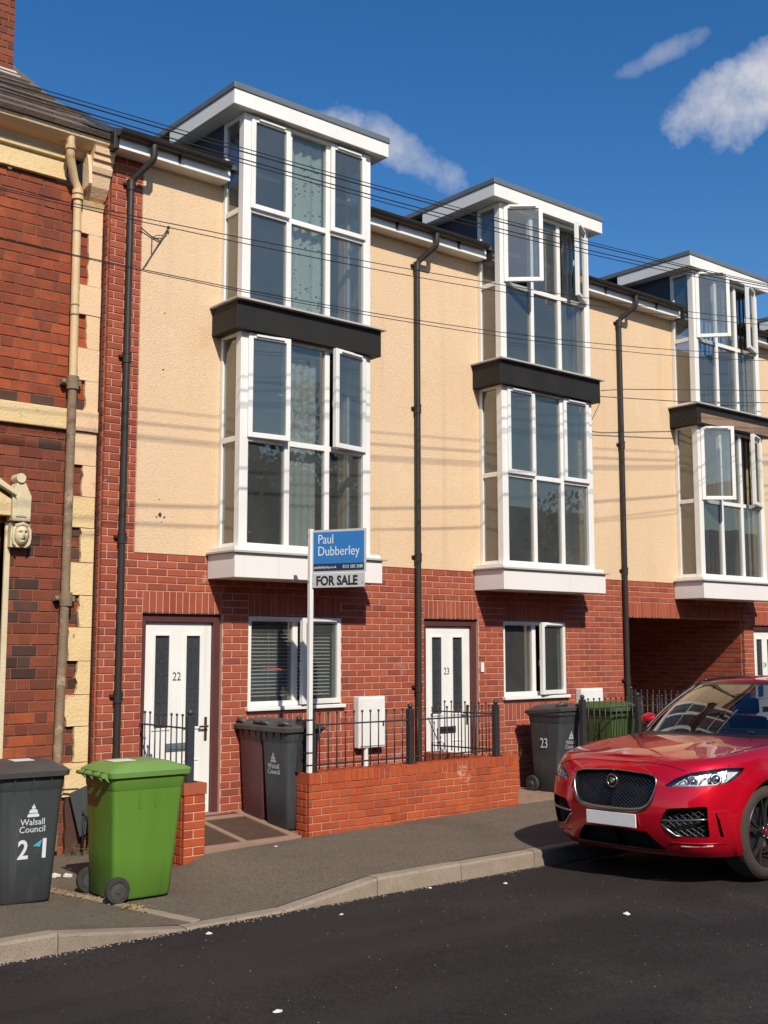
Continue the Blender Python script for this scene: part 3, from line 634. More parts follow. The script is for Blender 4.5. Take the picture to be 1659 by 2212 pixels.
def downpipe(house, x, ytop=-.262):
    p = sub('downpipe', house)
    r_ = .036; y = -.055
    MB().tube([(x + .14, ytop, 6.93), (x + .14, ytop, 6.80), (x + .13, ytop + .015, 6.755), (x + .02, y - .02, 6.60), (x, y, 6.55), (x, y, 6.48)], r_, 12).build('swan_neck', 'pvc_black', p, smooth=50)
    MB().tube([(x, y, 6.5), (x, y, .10)], r_ - .001, 14).build('pipe', 'pvc_black', p, smooth=50)
    for z in (6.52, 4.72, 2.9, 1.35):
        mb = MB(); mb.tube([(x, y, z - .05), (x, y, z + .04)], r_ + .007, 14); mb.tube([(x, y, z + .04), (x, y, z + .055)], r_ + .011, 14); mb.box(x - .068, x + .068, y + .015, -.001, z + .005, z + .03); mb.build('pipe_collar', 'pvc_black', p, smooth=50)
def fascia(house, x0, x1):
    bx('fascia', 'upvc', house, x0, x1, -.205, -.188, 6.816, 6.955, .003)
    bx('soffit', 'upvc_dull', house, x0, x1, -.188, .01, 6.822, 6.832, 0)
def dormer(house, X):
    xa, xb = X - .19, X + BW + .19; yf, yb_ = -.52, 1.1; z0, z1 = 7.535, 7.70
    p = sub('dormer_roof', house)
    bx('front_fascia', 'upvc', p, xa, xb, yf, yf + .022, z0, z1, .004)
    bx('side_fascia', 'upvc_dull', p, xa, xa + .02, yf + .022, yb_ - .25, z0 + .004, z1, .003); bx('side_fascia', 'upvc_dull', p, xb - .02, xb, yf + .022, yb_ - .25, z0 + .004, z1, .003)
    bx('soffit', 'upvc_dull', p, xa + .02, xb - .02, yf + .022, yb_ - .25, z0 + .006, z0 + .016, 0)
    mb = MB(); mb.box(xa - .012, xb + .012, yf - .014, yb_ + .5, z1, z1 + .075); mb.build('roof_edge', 'lead_grey', p, bevel=.01)
    for i in (0, 1):
        xx = (X + .002) if i == 0 else X + BW - .042
        MB().hexa([(xx, .0, 6.98), (xx + .04, .0, 6.98), (xx + .04, 1.0, 7.53), (xx, 1.0, 7.53)], [(xx, .0, 7.535), (xx + .04, .0, 7.535), (xx + .04, 1.0, 7.55), (xx, 1.0, 7.55)]).build('cheek', 'cheek', house)
def modern_house(label, x0, x1, X, ops_door, ops_win, num, bays, blind, win_ang, pier=False, passage=None, black=('black_clad', None), wall_label=None):
    h = thing('terraced_house', label, 'house', (x0, 0, 0), group='row of terraced houses with bay windows')
    ops = []
    if ops_door: ops.append((*ops_door, -.2, DOOR_TOP))
    if ops_win: ops.append((*ops_win, 1.152, DOOR_TOP))
    if passage: ops.append((*passage, -.2, 2.252))
    mb = MB(); wall_mesh(mb, x0 + (.008 if pier else 0), x1, -.12, ZB, .008, .11, [(o[0], o[1] + (.008 if passage and o[0] == passage[0] else 0), o[2], o[3]) for o in ops])
    xr = x0
    if pier: mb.box(x0 + .008, -.515, .0085, .11, ZB, 6.83); mb.box(x0 + .0085, x0 + .05, .11, .30, -.12, 6.83); xr = -.515
    bw = mb.build('brick_wall', 'mortar_pale', h)
    bs = Bricks(bw)
    sold = []
    if ops_door: sold.append((ops_door[0] - .0, ops_door[1] - .02, DOOR_TOP, DOOR_TOP + .225))
    if ops_win: sold.append((ops_win[0] - .0, ops_win[1] + .0, DOOR_TOP, DOOR_TOP + .225)); sold.append((ops_win[0], ops_win[1], 1.127 - .225, 1.127)); 
    if passage: sold.append((passage[0], passage[1], 2.252, 2.477))
    o2 = ops + [(a, b, c, d) for a, b, c, d in sold]
    if ops_win: o2.append((ops_win[0], ops_win[1], 1.127, 1.152))
    nz = math.ceil((ZB + .12) / .075); z0 = ZB - nz * .075
    courses(bs, x0, x1, z0, ZB, 0., 'F', 'brick_red', o2, off=x0 + .06)
    for s_ in sold: soldiers(bs, *s_, 0., 'brick_red')
    if pier:
        nz2 = int((6.83 - ZB) / .075)
        courses(bs, x0, -.515, ZB, ZB + nz2 * .075, 0., 'F', 'brick_red', (), off=x0 + .06)
        courses(bs, .056, .30, z0, ZB + nz2 * .075, x0, 'L', 'brick_red', (), off=.06)
    # upper wall
    zt = 6.83
    rops = [(X + .06, X + BW - .06, 2.88, 5.15), (X + .06, X + BW - .06, 5.47, 7.6)]
    mb = MB(); wall_mesh(mb, xr, x1, ZB + .002, zt, -.004, .11, rops)
    mb.build('rendered_wall', 'render', h, weld=True)
    # reveals painted: cream strip round the bay
    # window bay, ledges and panel
    xa, xb = X - .105, X + BW + .09
    mb = MB(); mb.box(xa, xb, -.52, -.001, 2.54, 2.79); mb.build('bay_panel', 'panel', h, bevel=.004)
    MB().box(xa - .03, xb + .05, -.555, -.002, 2.792, 2.815).build('bay_sill', 'ledge', h, bevel=.003)
    MB().box(xa + .01, xb - .01, -.50, -.003, 2.815, 2.858).build('bay_sill_rail', 'upvc', h, bevel=.003)
    bay_storey(h, X, 2.858, 5.15, 4.0, *bays[0])
    MB().box(xa, xb, -.50, -.001, 5.13, 5.425).build('bay_apron', black[0], h, bevel=.004)
    if black[1]:
        MB().box(X - .02, xb - .02, -.512, -.501, 5.155, 5.30).build('bare_board', black[1], h)
    MB().box(xa - .035, xb + .035, -.56, -.002, 5.428, 5.45).build('bay_ledge', 'ledge', h, bevel=.003)
    bay_storey(h, X, 5.452, 7.535, 6.475, *bays[1])
    dormer(h, X)
    # eaves, gutter
    fl = x0 - (.06 if pier else 0)
    fascia(h, fl, X - .03); fascia(h, X + BW + .012, x1)
    gutter_run(h, fl + .0, X - .01 - .06); gutter_run(h, X + BW + .02, x1)
    mb = MB(); rp = math.tan(R(25.5)); ye, ze = -.235, 6.992
    mb.hexa([(x0, ye, ze - .05), (x1, ye, ze - .05), (x1, 4.2, ze - .05 + rp * 4.435), (x0, 4.2, ze - .05 + rp * 4.435)], [(x0, ye, ze), (x1, ye, ze), (x1, 4.2, ze + rp * 4.435), (x0, 4.2, ze + rp * 4.435)])
    mb.hexa([(x0, 4.2, ze - .06 + rp * 4.435), (x1, 4.2, ze - .06 + rp * 4.435), (x1, 8.6, ze - .06), (x0, 8.6, ze - .06)], [(x0, 4.2, ze - .01 + rp * 4.435), (x1, 4.2, ze - .01 + rp * 4.435), (x1, 8.6, ze - .01), (x0, 8.6, ze - .01)])
    rf = mb.build('roof', 'slate', h)
    n = int((x1 - x0) / .3)
    sm = bpy.data.meshes.new('roof_slate'); c_ = MB().box(0, .294, 0, .42, 0, .012).xf(Matrix.Rotation(R(24), 4, 'X')); sm.from_pydata(c_.v, [], c_.f); sm.materials.append(M['slate'])
    for row in range(3):
        for i in range(n):
            xx = x0 + .004 + i * .3 + (row % 2) * .15
            if xx + .3 > x1: continue
            if X - .2 < xx + .29 and xx < X + BW + .2: continue
            piece('roof_slate', sm, rf, (xx, ye - .04 + row * .27, ze + .006 + (row * .27 - .04) * rp))
    # rooms behind the glass
    mb = MB()
    mb.box(x0 + .02, x1 - .02, 3.2, 3.25, -.1, 7.8)
    for z in (2.50, 5.18): mb.box(x0 + .06, x1 - .06, .115, 3.2, z, z + .16)
    if not passage: mb.box(x0 + .06, x1 - .06, .115, 3.2, -.06, .08)
    for z0_, z1_ in ((-.1, 2.5), (2.66, 5.18), (5.34, 7.0)):
        if passage and z0_ < 0: continue
        mb.box(x0 + .02, x0 + .06, .115, 3.2, z0_, z1_); mb.box(x1 - .06, x1 - .02, .115, 3.2, z0_, z1_)
    mb.box(X + .05, X + BW - .05, -.38, .9, 7.553, 7.575)
    mb.build('room', 'room', h)
    mb = MB(); mb.box(x0, x1, 8.3, 8.4, -.1, 7.0); mb.build('back_wall', 'terrace', h)
    if ops_door: door(h, *ops_door, num)
    if ops_win: front_window(h, ops_win[0], ops_win[1], 1.152, DOOR_TOP - .01, blind, win_ang)
    downpipe(h, (-.68 if pier else x0 + .0))
    bs.finish()
    return h
H22 = modern_house('cream rendered terraced house with white door 22 and slatted blind in its window', -.87, 3.235, .44, (-.405, .53), (.858, 2.103), '22',
    (((('L', 6), ('R', 10)), net_bay), ((('L', 0), ('R', 0)), curtain_bay)), True, 7, pier=True)
H23 = modern_house('cream rendered terraced house with white door 23 and dark bin beside it', 3.237, 7.185, 4.335, (3.38, 4.30), (4.752, 5.936), '23',
    (((('L', 0), ('R', 0)), both(vblinds(1.30, 1.62, 5, 'blind_white', 70))), ((('L', 42), ('R', 28)), vblinds(1.35, 1.66, 4, 'blind_white', 65))), False, 9)
H24 = modern_house('cream rendered terraced house over an open passage with vertical blinds upstairs', 7.187, 11.4, 8.52, (10.50, 11.36), None, '24',
    (((('L', 40), ('R', 20)), vblinds(.1, 1.65, 13, 'blind_dark', 60)), ((('L', 48), ('R', 20)), vblinds(.1, 1.65, 14, 'blind_dark', 55))), False, 0, passage=(7.30, 10.22), black=('black_clad', 'path_band'))
H25 = modern_house('farthest cream house at the right edge, only its eaves showing', 11.402, 15.4, 12.6, None, None, '25',
    (((('L', 0), ('R', 0)), None), ((('L', 0), ('R', 0)), None)), False, 0)
# door bell of 23
MB().box(4.325, 4.375, -.02, 0, 1.52, 1.64).build('door_bell', 'upvc', H23, bevel=.006)
# passage walls: bricks on the sunlit return
pw = MB(); pw.box(10.228, 10.49, .11, 6., -.12, 2.5); pw.box(7.19, 7.292, .11, 6., -.12, 2.5); pw.box(7.3, 10.22, .112, 6, 2.36, 2.495); pw.box(7.292, 10.228, 6., 6.1, -.12, 2.5); pwo = pw.build('passage_wall', 'mortar_pale', H24)  # last box: unseen end wall, added to block rear light and darken the passage
bs = Bricks(pwo, n=260); courses(bs, .06, 3.6, ZB - 39 * .075, 2.36, 10.220, 'L', 'brick_red', (), off=.1); bs.finish()
# meter boxes
def meter_box(h, x0, x1, z0, z1, d):
    p = sub('meter_box', h)
    bx('box', 'white_paint', p, x0, x1, -d, -.001, z0, z1, .008); bx('lid', 'white_paint', p, x0 + .012, x1 - .012, -d - .012, -d - .001, z0 + .02, z1 - .02, .006)
    mb = MB(); mb.box(x1 - .05, x1 - .03, -d - .017, -d - .0125, (z0 + z1) / 2 - .05, (z0 + z1) / 2); mb.build('latch', 'brass', p)
    mb = MB(); mb.tube([((x0 + x1) / 2 - .06, -.06, z0 + .01), ((x0 + x1) / 2 - .06, -.06, -.02)], .028, 10); mb.build('inlet_pipe', 'white_paint', p, smooth=50)
meter_box(H22, 2.285, 2.675, .70, 1.275, .10)
meter_box(H23, 6.13, 6.58, .70, 1.275, .10)

# ------------------------------------------------------------------ Victorian house on the left
HV = thing('brick_house', 'old red brick house with painted quoins, moulded cornice and brown tiled roof', 'house', (-2.5, .17, 0))
YV = .17; CH = .105
mb = MB(); wall_mesh(mb, -6, -.876, -.2, 6.45, YV + .008, YV + .3, [(-2.75, -1.775, -.2, 3.0)]); wv = mb.build('brick_wall', 'mortar_old', HV)
qz = [6.30, 5.98, 5.445, 5.14, 4.80, 4.47, 4.165, 3.955, 3.62, 3.31, 3.00, 2.66, 2.34, 2.03, 1.705, 1.384, 1.08, .74, .42]
def msel(x, z):
    r_ = random.random()
    if 4.16 < z < 4.40: return 'brick_blue' if r_ < (.9 if z < 4.28 else .35) else 'brick_old'
    if z > 4.16: return 'brick_old' if r_ < .97 else 'brick_old_dark'
    if x > -1.14: return 'brick_blue' if r_ < .7 else 'brick_old_dark'
    if x < -1.45 and z < 2.9 and z > 1.5: return 'brick_blue' if r_ < .45 else 'brick_old_dark'
    if z < 1.45: return 'brick_old_dark' if r_ < .75 else 'brick_old'
    return 'brick_old_dark' if r_ < .93 else 'brick_blue'
bs = Bricks(wv)
vops = [(-2.75, -1.775, -.3, 3.02), (-6, -.89, 3.955, 4.165), (-1.775, -1.56, 2.77, 3.0)]
courses(bs, -6, -.885, 4.165, 6.46, YV, 'F', 'brick_old', vops, CH, .25, .012, .05, 'flemish', -.07, .003, msel)
courses(bs, -6, -.885, 3.955 - 40 * CH, 3.955, YV, 'F', 'brick_old', vops, CH, .25, .012, .05, 'flemish', .02, .003, msel)
bs.finish()
# quoins: painted render blocks with ragged edges
random.seed(21)
def ragged(x0, x1, z0, z1, mname, d=.035, rag=.013):
    pts = []
    n = 6
    for i in range(n + 1): pts.append((x0 + random.uniform(-rag, rag), lerp(z0, z1, i / n)))
    pts += [(lerp(x0, x1, .5), z1 + random.uniform(-.003, .003)), (x1, z1), (x1, z0), (lerp(x0, x1, .5), z0 + random.uniform(-.003, .003))]
    mb = MB(); mb.prism(pts[::-1], lambda q, dd: (q[0], dd, q[1]), YV - d, YV + .004); return mb.build('quoin', mname, HV)
for i, (zt, zb) in enumerate(zip(qz, qz[1:])):
    if abs(zt - 4.165) < .01: continue
    long_ = i % 2 == 0
    if zt < 4.1: long_ = not long_
    ragged(-1.125 if long_ else -1.025, -.888, zb + .003, zt - .003, 'cream_pink' if zt > 3.4 else 'cream_paint', random.uniform(.03, .04))
ragged(-1.10, -.9, -.15, .41, 'brick_blue', .05)
# string course
mb = MB(); mb.box(-6, -1.13, YV - .045, YV + .004, 3.957, 4.163); mb.build('string_course', 'cream_paint', HV, bevel=.008)
ragged(-1.13, -.888, 3.957, 4.163, 'cream_pink', .06, .002)
# cornice: frieze, mouldings and soffit
cp = sub('cornice', HV)
bx('frieze', 'cream_paint', cp, -6, -1.30, YV - .05, YV + .01, 6.47, 6.66, .004)
MB().prism([(YV - .05, 6.662), (YV - .085, 6.675), (YV - .09, 6.72), (YV - .06, 6.735), (YV + .01, 6.735), (YV + .01, 6.662)], lambda q, d: (d, q[0], q[1]), -6, -1.30).build('moulding', 'cream_paint', cp)
MB().prism([(YV + .01, 6.737), (YV - .06, 6.737), (YV - .10, 6.785), (YV - .20, 6.815), (YV - .225, 6.825), (YV - .23, 6.875), (YV + .01, 6.88)], lambda q, d: (d, q[0], q[1]), -6, -.93).build('cornice_shelf', 'cream_pink', cp)
MB().prism([(-.33, 6.80), (-.37, 6.83), (-.385, 6.87), (-.36, 6.875), (-.34, 6.85), (-.20, 6.85), (-.20, 6.80)], lambda q, d: (d, q[0] + YV + .10, q[1] + .028), -6, -.93).build('gutter', 'cream_pink', cp)
# end corbel block
cb = sub('corbel', HV)
cs = [(YV - .27, 6.82), (YV - .26, 6.76), (YV - .235, 6.755), (YV - .235, 6.70), (YV - .205, 6.695), (YV - .205, 6.63), (YV - .185, 6.58), (YV - .165, 6.57), (YV - .13, 6.45), (YV - .06, 6.36), (YV, 6.32), (YV, 6.82)]
MB().prism(cs, lambda q, d: (d, q[0], q[1]), -1.10, -.88).build('corbel_block', 'cream_pink', cb)
MB().prism([(-.0, 6.82), (-.06, 6.81), (-.11, 6.72), (-.14, 6.57), (-.15, 6.44), (-.13, 6.42), (0, 6.40)], lambda q, d: (d, q[0] + YV - .06, q[1]), -1.135, -1.10).build('corbel_scroll', 'cream_pink', cb)
MB().prism([(YV, 6.20), (YV - .02, 6.20), (YV - .07, 6.31), (YV, 6.31)], lambda q, d: (d, q[0], q[1]), -1.13, -.89).build('corbel_base', 'cream_paint', cb)
# tiled roof
pv = R(36.5); ct, st = math.cos(pv), math.sin(pv); ye, ze = -.09, 6.925
rf = MB().hexa([(-6, ye + .1, ze - .06), (-1.05, ye + .1, ze - .06), (-1.05, ye + 4.2 * ct, ze - .1 + 4.2 * st), (-6, ye + 4.2 * ct, ze - .1 + 4.2 * st)],
               [(-6, ye + .1, ze + .05), (-1.05, ye + .1, ze + .05), (-1.05, ye + 4.2 * ct, ze - .03 + 4.2 * st), (-6, ye + 4.2 * ct, ze - .03 + 4.2 * st)]).build('roof', 'tile_brown', HV)
tm = bpy.data.meshes.new('roof_tile'); q = MB().box(0, .296, 0, .38, 0, .05); q.xf(Matrix.Rotation(pv - R(6), 4, 'X')); tm.from_pydata(q.v, [], q.f); tm.materials.append(M['tile_brown'])
for k in range(13):
    s_ = k * .27 - .06; xr = -.96 - min(k * .055, .36) - random.uniform(0, .02)
    for j in range(7):
        piece('roof_tile', tm, rf, (xr - .3 * (j + 1), ye + s_ * ct, ze + .012 + s_ * st + random.uniform(-.004, .004)))
# slates lapping the junction with the next roof
sm2 = bpy.data.meshes.new('roof_slate'); q = MB().box(0, .22, 0, .32, 0, .014); q.xf(Matrix.Rotation(R(28), 4, 'X')); sm2.from_pydata(q.v, [], q.f); sm2.materials.append(M['slate'])
for k in range(6):
    for j in range(2):
        piece('roof_slate', sm2, rf, (-1.18 + .19 * j + k * .01, -.12 + k * .24, 6.99 + k * .145 + .012 * j))
bx('verge_board', 'pvc_black', HV, -.955, -.90, -.21, .25, 6.80, 6.99, .004)
# chimney
ch = sub('chimney', HV)
cm_ = MB().box(-2.4, -1.365, 1.46, 2.2, 7.9, 9.6).build('stack', 'mortar_old', ch)
bs = Bricks(cm_, n=200); courses(bs, -2.4, -1.362, 8.12, 9.58, 1.452, 'F', 'brick_old_dark', (), CH * .78, .25, .012, .05, 'flemish'); bs.finish()
MB().hexa([(-2.5, 1.25, 7.93), (-1.30, 1.25, 7.93), (-1.30, 2.3, 7.93), (-2.5, 2.3, 7.93)], [(-2.42, 1.43, 8.13), (-1.345, 1.43, 8.13), (-1.345, 2.2, 8.13), (-2.42, 2.2, 8.13)]).build('flashing', 'ledge', ch)
# rainwater pipe, cream above and rusty below
vp = sub('rainwater_pipe', HV)
xq, yq = -1.185, YV - .09
MB().tube([(-1.345, -.05, 6.85), (-1.345, -.05, 6.72), (-1.335, -.03, 6.65), (-1.24, yq - .01, 6.47), (xq - .01, yq, 6.40), (xq - .01, yq, 6.30)], .042, 12).build('swan_neck', 'pipe_cream', vp, smooth=50)
for z, rr in ((6.74, .052), (6.36, .056), (6.30, .060)): MB().tube([(-1.345 if z > 6.6 else xq - .01, -.05 if z > 6.6 else yq, z - .02), (-1.345 if z > 6.6 else xq - .01, -.05 if z > 6.6 else yq, z + .02)], rr, 14).build('pipe_socket', 'pipe_cream', vp, smooth=50)
MB().tube([(xq - .01, yq, 6.33), (xq, yq, 4.46)], .042, 14).build('upper_pipe', 'pipe_cream', vp, smooth=50)
MB().tube([(xq, yq, 4.46), (xq - .01, yq, 2.3), (xq - .05, yq, -.05)], .044, 14).build('lower_pipe', 'pipe_rust', vp, smooth=50)
for z in (5.95, 5.20, 5.10): MB().tube([(xq - .005, yq, z - .006), (xq - .005, yq, z + .006)], .047, 12).build('pipe_band', 'pipe_rust', vp, smooth=50)
for z in (4.42, 2.30):
    mb = MB(); mb.tube([(xq, yq, z - .07), (xq, yq, z + .06)], .060, 12); mb.box(xq - .10, xq + .10, yq + .02, YV, z - .02, z + .03); mb.sphere((xq - .085, yq + .01, z), .022, 8); mb.build('pipe_collar', 'pipe_rust', vp, smooth=50)
# porch hood: gable end, finial block and carved head
hd = sub('porch_hood', HV)
F_ = lambda q, d: (q[0], d, q[1])
MB().prism([(-1.765, 3.01), (-1.59, 3.01), (-1.585, 3.25), (-1.645, 3.375), (-1.725, 3.375), (-1.77, 3.26)], F_, .02, YV + .0).build('finial_block', 'stone', hd, bevel=.008)
MB().tube([(-1.70, .0, 3.415), (-1.70, .15, 3.415)], .045, 16).build('finial_roll', 'stone', hd, smooth=50)
MB().prism([(-1.735, 3.05), (-1.635, 3.05), (-1.635, 3.22), (-1.685, 3.31), (-1.735, 3.22)], F_, .010, .019).build('finial_panel', 'stone', hd, bevel=.004)
MB().prism([(-1.74, 3.24), (-1.77, 3.30), (-2.26, 3.62), (-2.75, 3.30), (-2.75, 3.20), (-2.26, 3.52)], F_, -.02, YV).build('pediment', 'stone', hd, bevel=.006)
MB().prism([(-1.77, 3.06), (-1.77, 3.22), (-2.26, 3.50), (-2.75, 3.22), (-2.75, 3.06)], F_, .05, YV + .05).build('tympanum', 'cream_paint', hd, bevel=.006)
bx('jamb', 'stone', hd, -1.775, -1.722, YV - .02, YV + .12, -.12, 3.005, .006)
bx('house_door', 'brick_orange', hd, -2.75, -1.776, YV + .10, YV + .14, -.1, 3.0, 0)
# carved head
hb = MB(); cx, cy, cz = -1.655, YV - .085, 2.885
hb.box(-1.755, -1.565, YV - .09, YV, 2.77, 3.0)
def face_pt(a, b):
    th = lerp(-math.pi * .5, math.pi * .5, a); ph = lerp(-math.pi / 2, math.pi / 2, b)
    rx, rz = .070, .104
    x_ = rx * math.sin(th) * math.cos(ph); z_ = rz * math.sin(ph); y_ = -.075 * math.cos(th) * math.cos(ph)
    u_, v_ = x_ / rx, z_ / rz
    y_ -= .042 * math.exp(-(u_ / .12) ** 2) * math.exp(-((v_ + .02) / .22) ** 2)            # nose
    y_ += .026 * (math.exp(-((u_ - .38) / .17) ** 2) + math.exp(-((u_ + .38) / .17) ** 2)) * math.exp(-((v_ - .18) / .10) ** 2)   # eye sockets
    y_ -= .016 * math.exp(-((v_ - .36) / .08) ** 2) * math.exp(-(u_ / .7) ** 2)             # brow
    y_ += .016 * math.exp(-(u_ / .32) ** 2) * math.exp(-((v_ + .47) / .05) ** 2)            # mouth
    if v_ < -.3: x_ *= 1 - .25 * (-.3 - v_)
    return (cx + x_, cy + y_, cz + z_)
hb.grid(face_pt, 36, 40)
for sx in (-1, 1):
    hb.tube([(cx + sx * .045, cy - .02, cz + .095), (cx + sx * .076, cy - .03, cz + .05), (cx + sx * .083, cy - .03, cz - .02), (cx + sx * .078, cy - .025, cz - .08), (cx + sx * .05, cy - .03, cz - .108)], [.012, .015, .013, .012, .008], 8)
hb.tube([(cx - .06, cy - .02, cz + .085), (cx, cy - .045, cz + .105), (cx + .06, cy - .02, cz + .085)], .02, 8)
hb.build('carved_head', 'stone', hd, smooth=50, recalc=False)
# ------------------------------------------------------------------ path, garden and low walls
random.seed(5)
def zpath(y): return .0 + (y + 1.06) * .125
pt = thing('path', 'sloping front path with brown panels between pale bands leading to door 22', 'path', (.25, -.5, .05)); pt['kind'] = 'structure'
def slab(name, m, par, x0, x1, y0, y1, dz, th=.12, bev=.004):
    MB().hexa([(x0, y0, zpath(y0) - th), (x1, y0, zpath(y0) - th), (x1, y1, zpath(y1) - th), (x0, y1, zpath(y1) - th)],
              [(x0, y0, zpath(y0) + dz), (x1, y0, zpath(y0) + dz), (x1, y1, zpath(y1) + dz), (x0, y1, zpath(y1) + dz)]).build(name, m, par, bevel=bev)
PX0, PXm, PX1 = -.30, .19, .80
for (a, b, c, d) in ((PX0, PX1, -1.06, -.985), (PX0, PX1, -.17, -.09), (PXm - .035, PXm + .035, -.985, -.17), (PX1 - .09, PX1, -.985, -.17), (PX0, PX1, .0, .12), (PX1 - .09, PX1, -.09, .0)):
    slab('path_band', 'path_band', pt, a + .002, b - .002, c + .002, d - .002, .012)
for (a, b, c, d) in ((PX0, PXm - .035, -.985, -.17), (PXm + .035, PX1 - .09, -.985, -.17), (PX0, PX1 - .09, -.09, .0)):
    slab('path_panel', 'path_panel', pt, a + .004, b - .004, c + .004, d - .004, 0.)
MB().box(.80, 3.36, -.90, .007, -.2, .028).build('garden_floor', 'garden', pt)
p23 = thing('path', 'worn brick paved path beside the bin of house 23', 'path', (4.4, -.5, .05)); p23['kind'] = 'structure'
MB().box(3.58, 7.28, -1.06, .007, -.2, .040).build('path_bed', 'mortar_old', p23)
pm = bpy.data.meshes.new('paver'); q = MB().box(-.1, .1, -.0475, .0475, 0, .016); pm.from_pydata(q.v, [], q.f); pm.materials.append(M['path_band'])
for r_ in range(10):
    for c_ in range(8):
        piece('paver', pm, p23, (3.70 + .104 + c_ * .208 + (r_ % 2) * .1, -1.0 + r_ * .1, .041 + random.uniform(-.002, .002)))

lw = thing('garden_wall', 'low orange brick garden wall with brick-on-edge coping under the long railing', 'wall', (2.4, -1., 0))
WX0, WX1, WY0, WY1 = .87, 3.85, -1.08, -.865
core = MB().box(WX0 + .008, WX1 - .008, WY0 + .008, WY1 - .004, -.25, .592).build('mortar', 'mortar_grey', lw)
bs = Bricks(lw, n=300)
ZC = .492; nz = 9
courses(bs, WX0, WX1, ZC - nz * .075, ZC, WY0, 'F', 'brick_orange', (), off=WX0 + .05, dep=.04)
for k in range(nz):
    z = ZC - nz * .075 + k * .075
    if k % 2: bs.add((WX0 + .02, (WY0 + WY1) / 2 + .02, z + .0375), WY1 - WY0 - .05, .04, .065, 'L', 'brick_orange')
    else:
        bs.add((WX0 + .02, WY0 + .075, z + .0375), .058, .04, .065, 'L', 'brick_orange'); bs.add((WX0 + .02, WY0 + .165, z + .0375), .092, .04, .065, 'L', 'brick_orange')
# brick-on-edge coping, two end bricks pushed aside
n = 38; xs0 = WX0 + .16; s_ = (WX1 - xs0) / n
for i in range(n): bs.add((xs0 + (i + .5) * s_, (WY0 + WY1) / 2 + random.uniform(-.003, .003), ZC + .0545 + random.uniform(-.002, .002)), s_ - .008, WY1 - WY0, .107, 'F', 'brick_orange')
for i in range(2): bs.add((WX0 + .036 + i * .073, (WY0 + WY1) / 2 - .004, ZC + .053), .066, WY1 - WY0, .106, 'F', 'brick_orange')
bs.finish()
rw = thing('garden_wall', 'short low brick wall running back from the garden wall to the house', 'wall', (3.47, -.45, 0))
MB().box(3.364, 3.572, -.86, -.005, -.2, .486).build('mortar', 'mortar_grey', rw)
bs = Bricks(rw, n=300); courses(bs, -.86, -.005, ZC - nz * .075, ZC, 3.357, 'L', 'brick_red', (), dep=.04)
for i in range(11): bs.add((3.468, -.86 + (i + .5) * .0775, ZC + .0515), .068, .215, .103, 'L', 'brick_red')
bs.finish()
fw = thing('garden_wall', 'low brick wall under the railing behind the red car', 'wall', (6.1, -1., 0))
MB().box(5.07, 7.28, -1.07, -.87, -.2, .486).build('mortar', 'mortar_grey', fw)
bs = Bricks(fw, n=120); courses(bs, 5.06, 7.28, ZC - nz * .075, ZC, -1.08, 'F', 'brick_red', (), dep=.04)
for i in range(30): bs.add((5.06 + (i + .5) * .074, -.9725, ZC + .0515), .066, .215, .103, 'F', 'brick_red')
bs.finish()
pr = thing('brick_pier', 'short orange brick pier with a capping brick beside the green bin', 'pier', (-.41, -.94, 0))
PXa, PXb, PYa, PYb = -.525, -.298, -1.08, -.855
MB().box(PXa + .008, PXb - .008, PYa + .008, PYb, -.3, .50).build('mortar', 'mortar_pale', pr)
bs = Bricks(pr, n=120)
for k in range(9):
    z = .502 - (k + 1) * .0765
    if k % 2 == 0:
        bs.add((PXa + .05, PYa + .02, z + .038), .092, .04, .066, 'F', 'brick_orange'); bs.add((PXb - .062, PYa + .02, z + .038), .112, .04, .066, 'F', 'brick_orange')
        bs.add((PXa + .02, (PYa + PYb) / 2 + .022, z + .038), .17, .04, .066, 'L', 'brick_orange')
    else:
        bs.add(((PXa + PXb) / 2, PYa + .02, z + .038), .22, .04, .066, 'F', 'brick_orange')
        bs.add((PXa + .02, PYa + .09, z + .038), .085, .04, .066, 'L', 'brick_orange'); bs.add((PXa + .02, PYa + .18, z + .038), .08, .04, .066, 'L', 'brick_orange')
bs.finish()
bx('capping_brick', 'brick_red', pr, PXa - .006, PXb + .006, PYa - .006, PYb + .006, .504, .606, .004)
pl = thing('garden_wall', 'low brick wall under the railing behind the green bin', 'wall', (-.41, -.42, 0))
MB().box(-.50, -.32, -.85, -.005, -.3, .45).build('mortar', 'mortar_grey', pl)
bs = Bricks(pl, n=60); courses(bs, -.85, -.005, .45 - 7 * .075, .45, -.507, 'L', 'brick_orange', (), dep=.04); bs.finish()

